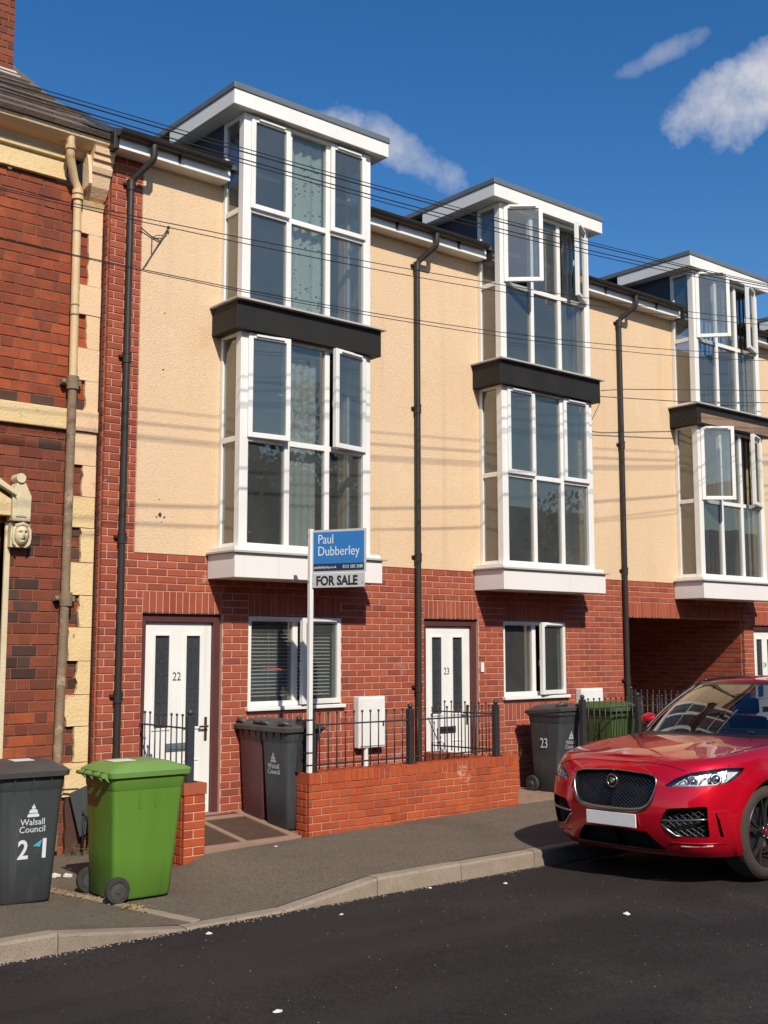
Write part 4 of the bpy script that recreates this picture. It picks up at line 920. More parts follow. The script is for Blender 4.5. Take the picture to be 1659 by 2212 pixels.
# ------------------------------------------------------------------ railings
def railing(label, P, zb, zt, posts, m='iron', spacing=.106, zbot=None, posthalf=.033, skip=()):
    t = thing('railing', label, 'railing', (P[0][0], P[0][1], zb), group='black iron railings')
    for i, (a, b) in enumerate(zip(P, P[1:])):
        A, B = Vector((*a, 0)), Vector((*b, 0)); d = B - A; L_ = d.length
        for z in (zt - .125, zb + .07): MB().tube([A + Vector((0, 0, z)), B + Vector((0, 0, z))], .009, 6).build('rail', m, t)
        n = max(2, round(L_ / spacing))
        for k in range(1, n):
            p = A + d * (k / n); mb = MB(); mb.tube([(p.x, p.y, zb + .02), (p.x, p.y, zt - .015)], .0068, 6); mb.sphere((p.x, p.y, zt - .008), .0145, 8); mb.build('bar', m, t, smooth=True)
    for (x, y) in posts:
        mb = MB(); mb.box(x - posthalf, x + posthalf, y - posthalf, y + posthalf, (zbot or zb), zt - .005); o = mb.build('post', m, t, bevel=.006)
        mb = MB(); mb.sphere((x, y, zt + .022), .030, 12); mb.build('post_cap', m, o, smooth=True)
        mb = MB(); mb.box(x - .055, x + .055, y - .055, y + .055, (zbot or zb) - .0, (zbot or zb) + .012); mb.build('post_foot', m, o)
    return t
RY = -.975
railing('long black railing on the low orange wall in front of the white meter box', [(.965, RY), (2.285, RY), (3.59, RY)], .60, 1.185, [(.965, RY), (2.285, RY), (3.59, RY)])
railing('black railing running back to the house between doors 22 and 23', [(3.47, -.02), (3.59, RY + .04)], .60, 1.20, [], zbot=.6)
railing('black railing behind the green bin, reaching from the house to the pier', [(-.42, -.02), (-.411, -.93)], .48, 1.215, [(-.411, -.965)], 'iron_blue', zbot=.606)
railing('black railing in front of the faded green bin', [(5.11, RY), (6.2, RY), (7.22, RY)], .60, 1.20, [(5.11, RY), (6.2, RY), (7.22, RY)])
railing('black railing in the shadow of the passage', [(7.25, -.03), (7.25, -.94)], .50, 1.235, [(7.25, -.05)], zbot=.05)
# short return railing by the sign post
railing('short black railing standing behind the sale board post', [(.905, -.40), (.965, RY + .04)], .60, 1.10, [(.90, -.86)], zbot=.60, spacing=.12)

# ------------------------------------------------------------------ wheeled bins
def rring(z, hw, hd, r_, cx=0., cy=0., n=5):
    P = []
    for (sx, sy, a0) in ((1, -1, -90), (1, 1, 0), (-1, 1, 90), (-1, -1, 180)):
        for i in range(n):
            a = R(a0 + 90 * i / (n - 1)); P.append((cx + sx * (hw - r_) + r_ * math.cos(a), cy + sy * (hd - r_) + r_ * math.sin(a), z))
    return P
def loft(mb, rings, cap0=True, cap1=True):
    n = len(rings[0]); o = len(mb.v); vs = [p for r_ in rings for p in r_]; fs = []
    for i in range(len(rings) - 1):
        for j in range(n): fs.append((i * n + j, i * n + (j + 1) % n, (i + 1) * n + (j + 1) % n, (i + 1) * n + j))
    if cap0: fs.append(tuple(range(n - 1, -1, -1)))
    if cap1: fs.append(tuple((len(rings) - 1) * n + j for j in range(n)))
    return mb.add(vs, fs)
def wheelie(label, loc, rz, bw_, bd, tw, td, H, mbody, mlid, group='wheeled bins', wheels=True, open_=0., marks=None):
    t = thing('wheeled_bin', label, 'bin', loc, rz, group, local=True)
    yf = lambda z: -(bd / 2) - (td - bd) * .72 * z / H      # front face leans out towards the top
    yb_ = lambda z: bd / 2 + (td - bd) * .28 * z / H
    def ring(z, g=0., r_=.045):
        a, b = yf(z), yb_(z); return rring(z, lerp(bw_, tw, z / H) / 2 + g, (b - a) / 2 + g, r_, 0, (a + b) / 2)
    mb = MB(); loft(mb, [ring(.012, -.012), ring(.03), ring(H * .35), ring(H * .7), ring(H * .86)], True, False)
    loft(mb, [ring(H * .86), ring(H * .875, .006), ring(H * .955, .008), ring(H * .962, .022), ring(H, .024), ring(H, .008), ring(H * .9, .0)], False, True)
    b = mb.build('body', mbody, t, smooth=45)
    # strengthening ribs under the rim, front comb
    mb = MB()
    for sx in (-.55, .0, .55):
        xx = sx * tw / 2; z0 = H * .83
        mb.hexa([(xx - .006, yf(z0), z0), (xx + .006, yf(z0), z0), (xx + .006, yf(z0) + .02, z0), (xx - .006, yf(z0) + .02, z0)], [(xx - .006, yf(H) - .02, H * .96), (xx + .006, yf(H) - .02, H * .96), (xx + .006, yf(H) + .01, H * .96), (xx - .006, yf(H) + .01, H * .96)])
    for sy in (-1, 1):
        for yy in (-.08, .06):
            xx = sy * (lerp(bw_, tw, .85) / 2); mb.box(xx - .004, xx + .004, yy - .004, yy + .004, H * .72, H * .955)
    rb = mb.build('rim_rib', mbody, t); rb['kind'] = 'stuff'
    # lid
    a, c = yf(H), yb_(H); hw = tw / 2 + .03; hd = (c - a) / 2 + .035; cy = (a + c) / 2 - .005
    mb = MB()
    loft(mb, [rring(H - .035, hw, hd, .05, 0, cy), rring(H + .004, hw + .006, hd + .006, .05, 0, cy), rring(H + .012, hw - .004, hd - .004, .05, 0, cy), rring(H + .034, hw - .03, hd - .04, .06, 0, cy), rring(H + .042, hw - .05, hd - .07, .06, 0, cy + .01), rring(H + .065, hw - .085, hd - .12, .06, 0, cy + .02), rring(H + .070, hw - .11, hd - .15, .06, 0, cy + .02)], True, True)
    if open_: mb.xf(Matrix.Translation((0, c, H)) @ Matrix.Rotation(R(-open_), 4, 'X') @ Matrix.Translation((0, -c, -H)))
    lid = mb.build('lid', mlid, t, smooth=35)
    # scooped grips at the front corners of the lid
    for sx in ((-1, 1) if tw < .5 else ()):
        mb = MB(); mb.tube([(sx * (hw - .17), a + .02, H + .02), (sx * (hw - .13), a - .012, H + .052), (sx * (hw - .06), a - .006, H + .056), (sx * (hw - .015), a + .05, H + .03)], [.014, .024, .024, .014], 8)
        if open_: mb.xf(Matrix.Translation((0, c, H)) @ Matrix.Rotation(R(-open_), 4, 'X') @ Matrix.Translation((0, -c, -H)))
        mb.build('lid_grip', mlid, lid, smooth=True)
    # handle bar and hinge lugs at the back
    mb = MB(); hb_ = c + .075
    mb.tube([(-tw / 2 + .03, hb_, H - .02), (tw / 2 - .03, hb_, H - .02)], .015, 10)
    for sx in (-.78, -.30, .30, .78):
        xx = sx * tw / 2; mb.hexa([(xx - .014, c - .01, H - .07), (xx + .014, c - .01, H - .07), (xx + .014, c + .02, H - .07), (xx - .014, c + .02, H - .07)], [(xx - .014, c - .01, H + .005), (xx + .014, c - .01, H + .005), (xx + .014, hb_ + .016, H - .004), (xx - .014, hb_ + .016, H - .004)])
    mb.build('handle', mlid, t, smooth=40)
    if wheels:
        wy, wr = bd / 2 - .015, .10
        MB().tube([(-bw_ / 2 - .045, wy, wr), (bw_ / 2 + .045, wy, wr)], .011, 8).build('axle', 'iron', t)
        for sx in (-1, 1):
            x0 = sx * (bw_ / 2 + .012); x1 = x0 + sx * .045
            mb = MB(); k = 20; prof = [(x0, .055), (x0, .094), (lerp(x0, x1, .2), .10), (lerp(x0, x1, .8), .10), (x1, .094), (x1, .066)]
            vs = [(px, wy + pr_ * math.cos(2 * math.pi * j / k), wr + pr_ * math.sin(2 * math.pi * j / k)) for px, pr_ in prof for j in range(k)]
            fs = [(i * k + j, i * k + (j + 1) % k, (i + 1) * k + (j + 1) % k, (i + 1) * k + j) for i in range(len(prof) - 1) for j in range(k)]
            mb.add(vs, fs); wh = mb.build('wheel', 'rubber', t, smooth=40)
            mb = MB(); prof = [(x0, .0), (x0, .06), (lerp(x0, x1, .8), .068), (lerp(x0, x1, .78), .05), (lerp(x0, x1, .9), .024), (lerp(x0, x1, 1.05), .02), (lerp(x0, x1, 1.05), 0.001)]
            vs = [(px, wy + pr_ * math.cos(2 * math.pi * j / k), wr + pr_ * math.sin(2 * math.pi * j / k)) for px, pr_ in prof for j in range(k)]
            fs = [(i * k + j, i * k + (j + 1) % k, (i + 1) * k + (j + 1) % k, (i + 1) * k + j) for i in range(len(prof) - 1) for j in range(k)]
            mb.add(vs, fs); mb.build('hub', 'bin_grey_lid', wh, smooth=40)
    return t, yf, H, lid
def emblem(parent, o, ex, ez, s_, m):
    """council crest: stepped mound under a flaming bowl"""
    ex, ez = Vector(ex).normalized(), Vector(ez).normalized(); en = ex.cross(ez); o = Vector(o); mb = MB()
    def blob(pts, lift=.0015): mb.prism(pts, lambda q, d: tuple(o + ex * q[0] * s_ + ez * q[1] * s_ + en * (lift + d)), 0, .001)
    blob([(-.5, 0), (.5, 0), (.55, .12), (.42, .30), (-.42, .30), (-.55, .12)])
    blob([(-.40, .36), (.40, .36), (.36, .58), (.2, .70), (-.2, .70), (-.36, .58)])
    blob([(-.16, .74), (.16, .74), (.17, .9), (.06, 1.02), (.03, 1.2), (-.05, 1.04), (-.17, .9)])
    mb.build('crest', m, parent, recalc=False)
def front_marks(t, yf, H, number=None, mcol='ink_white', z=.0, x=0.):
    ex = (1, 0, 0); sl = (yf(H) - yf(0)) / H; ez = Vector((0, sl, 1)).normalized()
    P = lambda xx, zz: (xx, yf(zz) - .0008, zz)
    emblem(t, P(x - .0, .66 + z), ex, ez, .085, mcol)
    lettering('lettering', 'Walsall', .068, mcol, t, P(x, .60 + z), ex, ez, .95, 'CENTER')
    lettering('lettering', 'Council', .068, mcol, t, P(x, .545 + z), ex, ez, .95, 'CENTER')
    return P, ex, ez
# grey bin 21
t, yf, H, lid = wheelie('dark grey wheeled bin with white 21 and council lettering, by the old brick house', (-2.225, -1.47, -.108), R(-6), .40, .42, .50, .56, 1.0, 'bin_grey', 'bin_grey_lid')
P, ex, ez = front_marks(t, yf, H, x=.02)
lettering('painted_number', '2', .20, 'ink_white', t, P(-.085, .35), ex, ez, .85, offset=.004)
lettering('painted_number', '1', .20, 'ink_white', t, P(.075, .35), ex, ez, .9, offset=.006)
en = Vector(ex).cross(Vector(ez)); mb = MB(); mb.add([Vector(P(.03, .44)) + en * .002, Vector(P(.085, .43)) + en * .002, Vector(P(.10, .485)) + en * .002], [(0, 1, 2)]); mb.build('painted_stroke', 'ink_teal', t, recalc=False)
mb = MB(); mb.box(-.10, .06, -.14, .02, 1.071, 1.074); mb.build('sticker', 'sticker', lid)
# green bin
t, yf, H, lid = wheelie('bright green wheeled bin standing on the pavement with its wheels towards the grey bin', (-1.43, -1.79, -.122), R(88), .47, .49, .55, .63, .985, 'bin_green', 'bin_green_lid')
mb = MB(); mb.box(-.07, .09, .0, .20, 1.056, 1.059); mb.build('sticker', 'sticker', lid)
# bins behind the low wall
t, yf, H, lid = wheelie('maroon wheeled bin against the house wall under the slatted window', (.955, -.235, .03), R(-90), .36, .36, .44, .43, 1.0, 'bin_maroon', 'bin_grey_lid', wheels=False)
t, yf, H, lid = wheelie('dark grey wheeled bin between the maroon bin and the sale board post', (.955, -.665, .03), R(-88), .36, .36, .44, .43, 1.0, 'bin_grey', 'bin_grey_lid', wheels=False)
front_marks(t, yf, H, mcol='ink_faded', x=-.02)
# bin 23 and the far green bin
t, yf, H, lid = wheelie('dark bin of house 23 with a hand-painted white 23 on its side', (5.08, -.54, .045), R(0), .36, .40, .45, .54, .99, 'bin_grey', 'bin_grey_lid', open_=5)
front_marks(t, yf, H, mcol='ink_faded')
lettering('painted_number', '23', .17, 'ink_white', t, (-.212, -.02, .55), (0, -1, 0), (-.04, 0, 1), .75, 'CENTER', lift=.006)
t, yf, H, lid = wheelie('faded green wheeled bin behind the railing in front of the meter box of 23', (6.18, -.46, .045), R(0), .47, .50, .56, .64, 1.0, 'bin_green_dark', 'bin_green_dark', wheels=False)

# ------------------------------------------------------------------ sale board
sg = thing('sale_board', 'blue and white estate agent sale board on a tall white post', 'sign', (.905, -1.035, .60))
px, py = .905, -1.035
MB().box(px - .022, px + .022, py - .022, py + .022, .602, 3.02).build('post', 'white_paint', sg, bevel=.003)
d = Vector((.413, -.911, 0)).normalized(); nrm = Vector((-.911, -.413, 0)).normalized(); o = Vector((px, py, 0)) + d * .024
def bp(a, z, lift=0.): return tuple(o + d * a + nrm * lift + Vector((0, 0, z)))
def plate(name, m, a0, a1, z0, z1, l0, l1, bevel=0.):
    return MB().hexa([bp(a0, z0, l0), bp(a1, z0, l0), bp(a1, z1, l0), bp(a0, z1, l0)], [bp(a0, z0, l1), bp(a1, z0, l1), bp(a1, z1, l1), bp(a0, z1, l1)]).build(name, m, sg, bevel=bevel)
plate('board_frame', 'sign_grey', 0, .60, 2.575, 3.005, -.006, .006, .003)
plate('blue_panel', 'sign_blue', .012, .580, 2.665, 2.982, .006, .0075)
plate('navy_strip', 'sign_navy', .012, .580, 2.592, 2.664, .006, .0075)
plate('sale_panel', 'sign_grey', -.004, .585, 2.425, 2.568, -.006, .010, .003)
L_ = .0078
def word(name, txt, size, m, a, z, xs, lift=L_, sp=1., off=0.): lettering(name, txt, size, m, sg, bp(a, z, lift), d, (0, 0, 1), xs, space=sp, offset=off)
word('lettering', 'Paul', .135, 'ink_white', .060, 2.865, .82)
word('lettering', 'Dubberley', .135, 'ink_white', .060, 2.745, .82)
word('lettering', 'pauldubberley.co.uk', .036, 'ink_white', .022, 2.618, .86)
word('lettering', '0121 505 3588', .046, 'ink_white', .345, 2.616, .80)
word('lettering', 'FOR SALE', .128, 'ink_black', .045, 2.452, .85, .0102, off=.004)
for (a, z) in ((.012, 2.47), (.568, 2.47)): MB().sphere(bp(a, z, .011), .006, 8).build('screw', 'chrome', sg)
for z in (2.96, 2.49): MB().tube([(px - .028, py, z), (px - .005, py, z)], .008, 8).build('bolt', 'chrome', sg)
for z in (1.12, .98, .80, .68): MB().box(px - .026, .95, py - .026, -.985, z - .006, z + .006).build('cable_tie', 'iron', sg)

# ------------------------------------------------------------------ overhead cables
def cable(label, y, c, r_, x0=-24, x1=34, group='overhead cables', m='cable'):
    n = 70; mb = MB(); mb.tube([(lerp(x0, x1, i / n), y, c[0] * lerp(x0, x1, i / n) ** 2 + c[1] * lerp(x0, x1, i / n) + c[2]) for i in range(n + 1)], r_, 6)
    return tag(mb.build('overhead_cable', m, smooth=True), label, 'cable', group)
cable('topmost thin black cable of the bundle crossing the dormers', -2.2, (0.0028, 0.0413, 6.2037), 0.0042)
cable('thick black cable just under the topmost one across the dormers', -2.28, (0.0031, 0.0417, 6.1292), 0.0058)
cable('third black cable down in the bundle across the dormers', -2.33, (0.0047, 0.0368, 6.0321), 0.0052)
cable('lowest black cable of the bundle across the dormers', -2.33, (0.005, 0.034, 5.996), 0.0045)
cable('upper cable of the middle pair across the top bay windows', -2.33, (0.0042, 0.0702, 5.359), 0.0038)
cable('lower cable of the middle pair across the top bay windows', -2.285, (0.0054, 0.0592, 5.3212), 0.0038)
cable('upper cable of the lowest pair passing the black bay aprons', -2.13, (0.0073, 0.0466, 4.9562), 0.0038)
cable('lower cable of the lowest pair passing the black bay aprons', -2.1, (0.007, 0.0388, 4.9427), 0.0036)
mb = MB(); mb.tube([(6.17, -.52, 5.30), (6.6, -.58, 5.37), (10.2, -.60, 5.87), (20, -.9, 7.2)], .006, 6)
mb.tube([(6.17, -.50, 5.22), (8, -.52, 5.40), (10.2, -.55, 5.68), (20, -.8, 6.9)], .006, 6); mb.tube([(6.17, -.50, 5.14), (6.24, -.3, 4.95), (6.2, -.05, 4.80)], .005, 6)
tag(mb.build('drop_wire', 'cable_grey', smooth=True), 'thin drop wires fixed to the apron corner of the middle bay', 'cable')
br = thing('wire_bracket', 'small wire bracket and loose cables on the cream wall beside the downpipe', 'bracket', (-.35, 0, 6.))
MB().tube([(-.50, -.012, 5.70), (-.36, -.02, 5.95), (-.235, -.05, 6.20)], .006, 6).build('rod', 'cable_grey', br)
MB().tube([(-.47, -.012, 5.74), (-.41, -.015, 5.86), (-.41, -.02, 6.05), (-.36, -.03, 6.08), (-.28, -.03, 6.10), (-.25, -.045, 6.15)], .005, 6).build('wire', 'cable', br)
MB().tube([(-.55, -.03, 6.12), (-.42, -.02, 6.06), (-.30, -.02, 6.03)], .006, 6).build('wire', 'cable', br)
MB().sphere((-.235, -.04, 6.19), .02, 8).build('insulator', 'cable', br)
mb = MB(); mb.tube([(-.883, .10, 6.1), (-.884, .09, 4.0), (-.883, .10, 1.0), (-.885, .09, -.09)], .007, 6)
tag(mb.build('wall_cable', 'cable', smooth=True), 'thin black cable running down the side of the brick pier', 'cable')
mb = MB(); mb.tube([(-1.25, .10, .50), (-1.02, .06, .50), (-.93, .0, .47), (-.90, -.02, .32), (-.95, -.04, .22), (-1.0, -.03, .30)], .009, 6); mb.tube([(-.98, -.02, .28), (-.99, -.03, .1), (-1.0, -.04, -.11)], .008, 6)
tag(mb.build('hose', 'cable', smooth=True), 'black hose looping in the gap behind the green bin', 'hose')
MB().hexa([(-1.10, .05, .46), (-.92, -.03, .55), (-.95, .0, .08), (-1.0, .02, .06)], [(-1.10, .07, .46), (-.92, -.01, .55), (-.95, .02, .08), (-1.0, .04, .06)]).build('slate_offcut', 'bin_grey')
tag(bpy.data.objects['slate_offcut'], 'dark broken slate leaning in the gap behind the green bin', 'slate')

# ------------------------------------------------------------------ marks on the wall, weeds, leaves, litter
random.seed(11)
def tuft(name, label, loc, n, h, spread, m='weed', group='weeds at the foot of the walls'):
    mb = MB()
    for i in range(n):
        a = random.uniform(0, 6.283); r_ = random.uniform(0, spread); x, y = loc[0] + r_ * math.cos(a), loc[1] + r_ * math.sin(a) * .5
        hh = h * random.uniform(.4, 1); lx, ly = random.uniform(-.3, .3) * hh, random.uniform(-.3, .1) * hh
        mb.tube([(x, y, loc[2] - .01), (x + lx * .4, y + ly * .4, loc[2] + hh * .5), (x + lx, y + ly, loc[2] + hh)], [.003, .0025, .001], 4)
        for k in range(5):
            f = random.uniform(.3, 1); c = Vector((x + lx * f, y + ly * f, loc[2] + hh * f)); s_ = random.uniform(.012, .028); b = random.uniform(0, 6.28)
            u = Vector((math.cos(b), math.sin(b), random.uniform(-.3, .6))).normalized() * s_; v = Vector((-math.sin(b), math.cos(b), .2)).normalized() * s_ * .5
            mb.add([c, c + u * .6 + v, c + u * 1.3, c + u * .6 - v], [(0, 1, 2, 3)])
    return tag(mb.build(name, m, recalc=False), label, 'weed', group)
tuft('weed', 'straggly weed growing beside the bin of house 23', (4.72, -.10, .05), 16, .62, .13)
tuft('weed', 'small weed in the gap at the foot of the old house', (-1.05, -.03, -.10), 8, .14, .12)
mb = MB()
for i in range(160):
    f = random.random() ** 1.6; c = E0.lerp(E1, f * .75) + Vector((random.gauss(0, .05), random.gauss(0, .06), 0)); z = zpav(c.x, c.y) + .012; s_ = random.uniform(.008, .022); a = random.uniform(0, 6.28)
    u = Vector((math.cos(a), math.sin(a), random.uniform(-.2, .5))) * s_; v = Vector((-math.sin(a), math.cos(a), .2)) * s_ * .45; c = Vector((c.x, c.y, z))
    mb.add([c - u, c + v, c + u, c - v], [(0, 1, 2, 3)])
for i in range(70):
    c = Vector((-1.62 + random.gauss(0, .05), -2.22 + random.gauss(0, .05), 0)); z = zpav(c.x, c.y) + .014; s_ = random.uniform(.010, .024); a = random.uniform(0, 6.28)
    u = Vector((math.cos(a), math.sin(a), random.uniform(-.2, .5))) * s_; v = Vector((-math.sin(a), math.cos(a), .2)) * s_ * .45; c = Vector((c.x, c.y, z))
    mb.add([c - u, c + v, c + u, c - v], [(0, 1, 2, 3)])
tag(mb.build('dead_leaves', 'leaf_dry', recalc=False), 'dry leaves and moss gathered along the edging strip', 'leaves', kind='stuff')
def scrap(label, x, y, s_):
    mb = MB(); n = 9; z = (zroad(y) if y < YK else zpav(x, y)) + .003
    ring = [(x + s_ * random.uniform(.6, 1.2) * math.cos(6.283 * i / n), y + s_ * random.uniform(.4, .9) * math.sin(6.283 * i / n), z + random.uniform(0, s_ * .25)) for i in range(n)]
    mb.add(ring + [(x, y, z + s_ * .55)], [(i, (i + 1) % n, n) for i in range(n)]); return tag(mb.build('litter_scrap', 'litter', recalc=False), label, 'litter', 'scraps of litter')
for lb, x, y, s_ in (('white scrap of litter on the road nearest the raised kerb end', 1.21, -3.40, .028), ('white scrap of litter lying alone in the middle of the road', .95, -4.87, .038), ('pale scrap of litter on the road below the dropped kerb', -.53, -3.39, .022),
                     ('scrap of litter at the bottom edge of the picture', -2.29, -5.09, .030), ('tiny yellowish scrap in the gutter under the kerb', .65, -3.07, .022), ('white scrap of litter on the road where the edging meets the kerb', -1.57, -3.22, .030), ('small pale scrap on the pavement before the panelled path', .36, -1.16 - .1, .022)):
    scrap(lb, x, y, s_)
sc = MB()
for i in range(7):
    c = (-1.60 + random.uniform(-.08, .10), -.84 + random.uniform(-.06, .08), -.10); sc.sphere(c, random.uniform(.015, .035), 6, (1.3, 1, .7))
tag(sc.build('rubble', 'litter'), 'pale rubble at the foot of the old house wall', 'rubble', kind='stuff')
mb = MB()
for i in range(240):
    x, y = random.uniform(-4, 3), random.uniform(-7.5, -3.05); s_ = random.uniform(.0015, .0038); z = zroad(y) + .001
    mb.add([(x - s_, y - s_, z), (x + s_, y - s_ * .6, z), (x + s_ * .3, y + s_, z), (x, y, z + s_)], [(0, 1, 3), (1, 2, 3), (2, 0, 3)])
tag(mb.build('road_specks', 'litter', recalc=False), 'tiny pale grit scattered over the dark road', 'grit', kind='stuff')
# impact mark and fixing holes on the render
mb = MB()
for (x, z, r_) in ((-.235, 3.17, .028), (-.19, 3.15, .014), (-.28, 3.145, .012), (-.22, 3.10, .009), (-.235, 5.28, .010), (-.24, 4.68, .010), (-.25, 3.33, .008)):
    n = 9; mb.add([(x + r_ * random.uniform(.5, 1.2) * math.cos(6.283 * i / n), -.0055, z + r_ * random.uniform(.5, 1.2) * math.sin(6.283 * i / n)) for i in range(n)] + [(x, -.0058, z)], [((i + 1) % n, i, n) for i in range(n)])
o = mb.build('wall_mark', 'cable_grey', H22, recalc=False)

# ------------------------------------------------------------------ the far side of the street, seen only in the glass
ot = thing('opposite_terrace', 'brick terrace across the road, seen only as a dark reflection in the windows', 'house', (12, -22, 0))
MB().box(-30, 60, -27, -19.5, -.2, 5.2).build('wall', 'terrace', ot)
MB().prism([(-27.3, 5.2), (-19.2, 5.2), (-23.2, 7.6)], lambda q, d_: (d_, q[0], q[1]), -30, 60).build('roof', 'slate', ot)
for i in range(22):
    for z in (.9, 3.2): MB().box(-28 + i * 4, -26.8 + i * 4, -19.5, -19.46, z, z + 1.4).build('window', 'lead_glass', ot)
def tree(label, x, y, h, r_, n):
    t = thing('tree', label, 'tree', (x, y, -.05), group='trees across the road'); mb = MB()
    mb.tube([(x, y, -.1), (x + .1, y, h * .4), (x, y + .1, h * .75)], [.22, .16, .07], 8)
    for k in range(5):
        a = k * 1.3; mb.tube([(x, y, h * (.35 + .06 * k)), (x + math.cos(a) * r_ * .6, y + math.sin(a) * r_ * .6, h * (.55 + .07 * k))], [.08, .03], 6)
    mb.build('trunk', 'bark', t); mb = MB()
    cl = [(x + random.gauss(0, r_ * .42), y + random.gauss(0, r_ * .42), h * .58 + random.gauss(0, h * .17), r_ * random.uniform(.34, .55)) for k in range(22)]
    for i in range(n):
        c = random.choice(cl); v = Vector((random.gauss(0, 1), random.gauss(0, 1), random.gauss(0, 1))).normalized() * c[3] * random.uniform(.6, 1.1); p = Vector(c[:3]) + v; s_ = random.uniform(.07, .14)
        u = Vector((random.gauss(0, 1), random.gauss(0, 1), random.gauss(0, 1))).normalized() * s_; w_ = u.cross(v).normalized() * s_ * .6
        mb.add([p - u, p + w_, p + u, p - w_], [(0, 1, 2, 3)])
    mb.build('crown', 'leaf', t, recalc=False)
tree('broad leafy tree across the road, reflected in the lower bay of house 22', 11.0, -16.0, 10.2, 2.6, 5200)
tree('tall leafy tree across the road, reflected beside the terrace roof', 15.2, -16.5, 10.4, 2.8, 5200)
tree('leafy tree farther along the far side, reflected in the glass of house 23', 25., -16.5, 8.0, 2.8, 2600)
# ------------------------------------------------------------------ red sports utility car
CAR = (1.908, -3.985, -.098)
car = thing('parked_car', 'red metallic sports utility car parked at the kerb, facing left', 'car', CAR, 0, local=True)
car.rotation_euler = (R(-1.2), 0, R(0))
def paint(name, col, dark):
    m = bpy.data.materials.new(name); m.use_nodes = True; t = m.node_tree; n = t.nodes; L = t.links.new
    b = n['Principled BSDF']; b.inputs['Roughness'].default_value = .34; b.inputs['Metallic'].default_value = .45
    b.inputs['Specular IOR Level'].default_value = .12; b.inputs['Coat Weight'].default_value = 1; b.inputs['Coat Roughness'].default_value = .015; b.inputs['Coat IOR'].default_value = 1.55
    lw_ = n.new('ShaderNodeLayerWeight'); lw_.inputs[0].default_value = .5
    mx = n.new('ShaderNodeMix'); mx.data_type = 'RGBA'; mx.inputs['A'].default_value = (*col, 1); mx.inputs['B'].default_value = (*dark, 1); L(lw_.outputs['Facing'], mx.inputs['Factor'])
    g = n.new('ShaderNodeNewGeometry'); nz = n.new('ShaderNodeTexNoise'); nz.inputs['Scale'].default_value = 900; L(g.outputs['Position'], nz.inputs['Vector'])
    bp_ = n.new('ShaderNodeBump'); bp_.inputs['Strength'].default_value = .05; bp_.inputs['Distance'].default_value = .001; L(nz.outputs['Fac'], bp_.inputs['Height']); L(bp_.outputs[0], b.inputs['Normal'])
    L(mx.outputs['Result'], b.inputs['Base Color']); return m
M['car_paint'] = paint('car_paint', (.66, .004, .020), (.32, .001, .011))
M['car_black'] = mat('car_black', (.010, .010, .011), .35, spec=.5)
M['car_void'] = mat('car_void', (.004, .004, .004), .9)
M['car_glass'] = glass('car_glass', (.42, .45, .46), 1.5, .05, wav=0.)
M['lamp_glass'] = glass('lamp_glass', (.92, .93, .94), 1.0, .03, wav=0.)
M['satin'] = mat('satin', (.38, .37, .35), .3, (.30, .29, .27), 20, .5, metal=1.)
M['silver_dark'] = mat('silver_dark', (.16, .16, .17), .3, metal=.9)
M['car_mesh'] = mat('car_mesh', (.05, .05, .052), .45, metal=.3)
M['rim_dark'] = mat('rim_dark', (.055, .048, .046), .32, (.075, .066, .06), 10, .5, metal=.6)
M['tyre'] = mat('tyre', (.036, .026, .020), .85, (.055, .038, .028), 8, .5, .5, 60)
M['plate_white'] = mat('plate_white', (.74, .74, .73), .4, (.66, .66, .66), 9, .5)
M['seat'] = mat('seat', (.025, .023, .022), .7)
M['amber_lens'] = mat('amber_lens', (.55, .50, .45), .2)
L_CAR, HB, WHL, WR = 4.73, .225, (.90, 3.775), .385
UF = [(.20, .16), (.27, .09), (.34, .05), (.42, .022), (.52, .004), (.60, .0), (.70, .010), (.80, .032), (.88, .060), (.94, .092), (1.0, .135), (1.1, .2)]
WD = [(.20, .915), (.28, .952), (.38, .972), (.52, .980), (.66, .982), (.80, .974), (.90, .958), (1.0, .935), (1.06, .915), (1.2, .89)]
def sm(pts, x):      # smooth interpolation
    i = 0
    while i < len(pts) - 2 and x > pts[i + 1][0]: i += 1
    x0, y0 = pts[max(i - 1, 0)]; x1, y1 = pts[i]; x2, y2 = pts[i + 1]; x3, y3 = pts[min(i + 2, len(pts) - 1)]
    f = min(1, max(0, (x - x1) / (x2 - x1))); m1 = (y2 - y0) / (x2 - x0) if x2 > x0 else 0; m2 = (y3 - y1) / (x3 - x1) if x3 > x1 else 0; h = x2 - x1
    return (2*f**3 - 3*f**2 + 1) * y1 + (f**3 - 2*f**2 + f) * h * m1 + (-2*f**3 + 3*f**2) * y2 + (f**3 - f**2) * h * m2
AF = .92
PLAN = [(0, 0), (.14, .002), (.28, .008), (.43, .024), (.56, .052), (.69, .108), (.80, .20), (.88, .345), (.93, .51), (.958, .72), (.970, .92)]
def plan_front(f):
    # points spaced evenly along the nose: f 0 centre, 1 end of the corner
    return PF[min(200, max(0, int(round(f * 200))))] if False else pf_lerp(f)
_pf = []
def pf_lerp(f):
    x = f * (len(_pf) - 1); i = min(len(_pf) - 2, int(x)); k = x - i; return (lerp(_pf[i][0], _pf[i + 1][0], k), lerp(_pf[i][1], _pf[i + 1][1], k))
TC = .46          # t at the end of the front corner
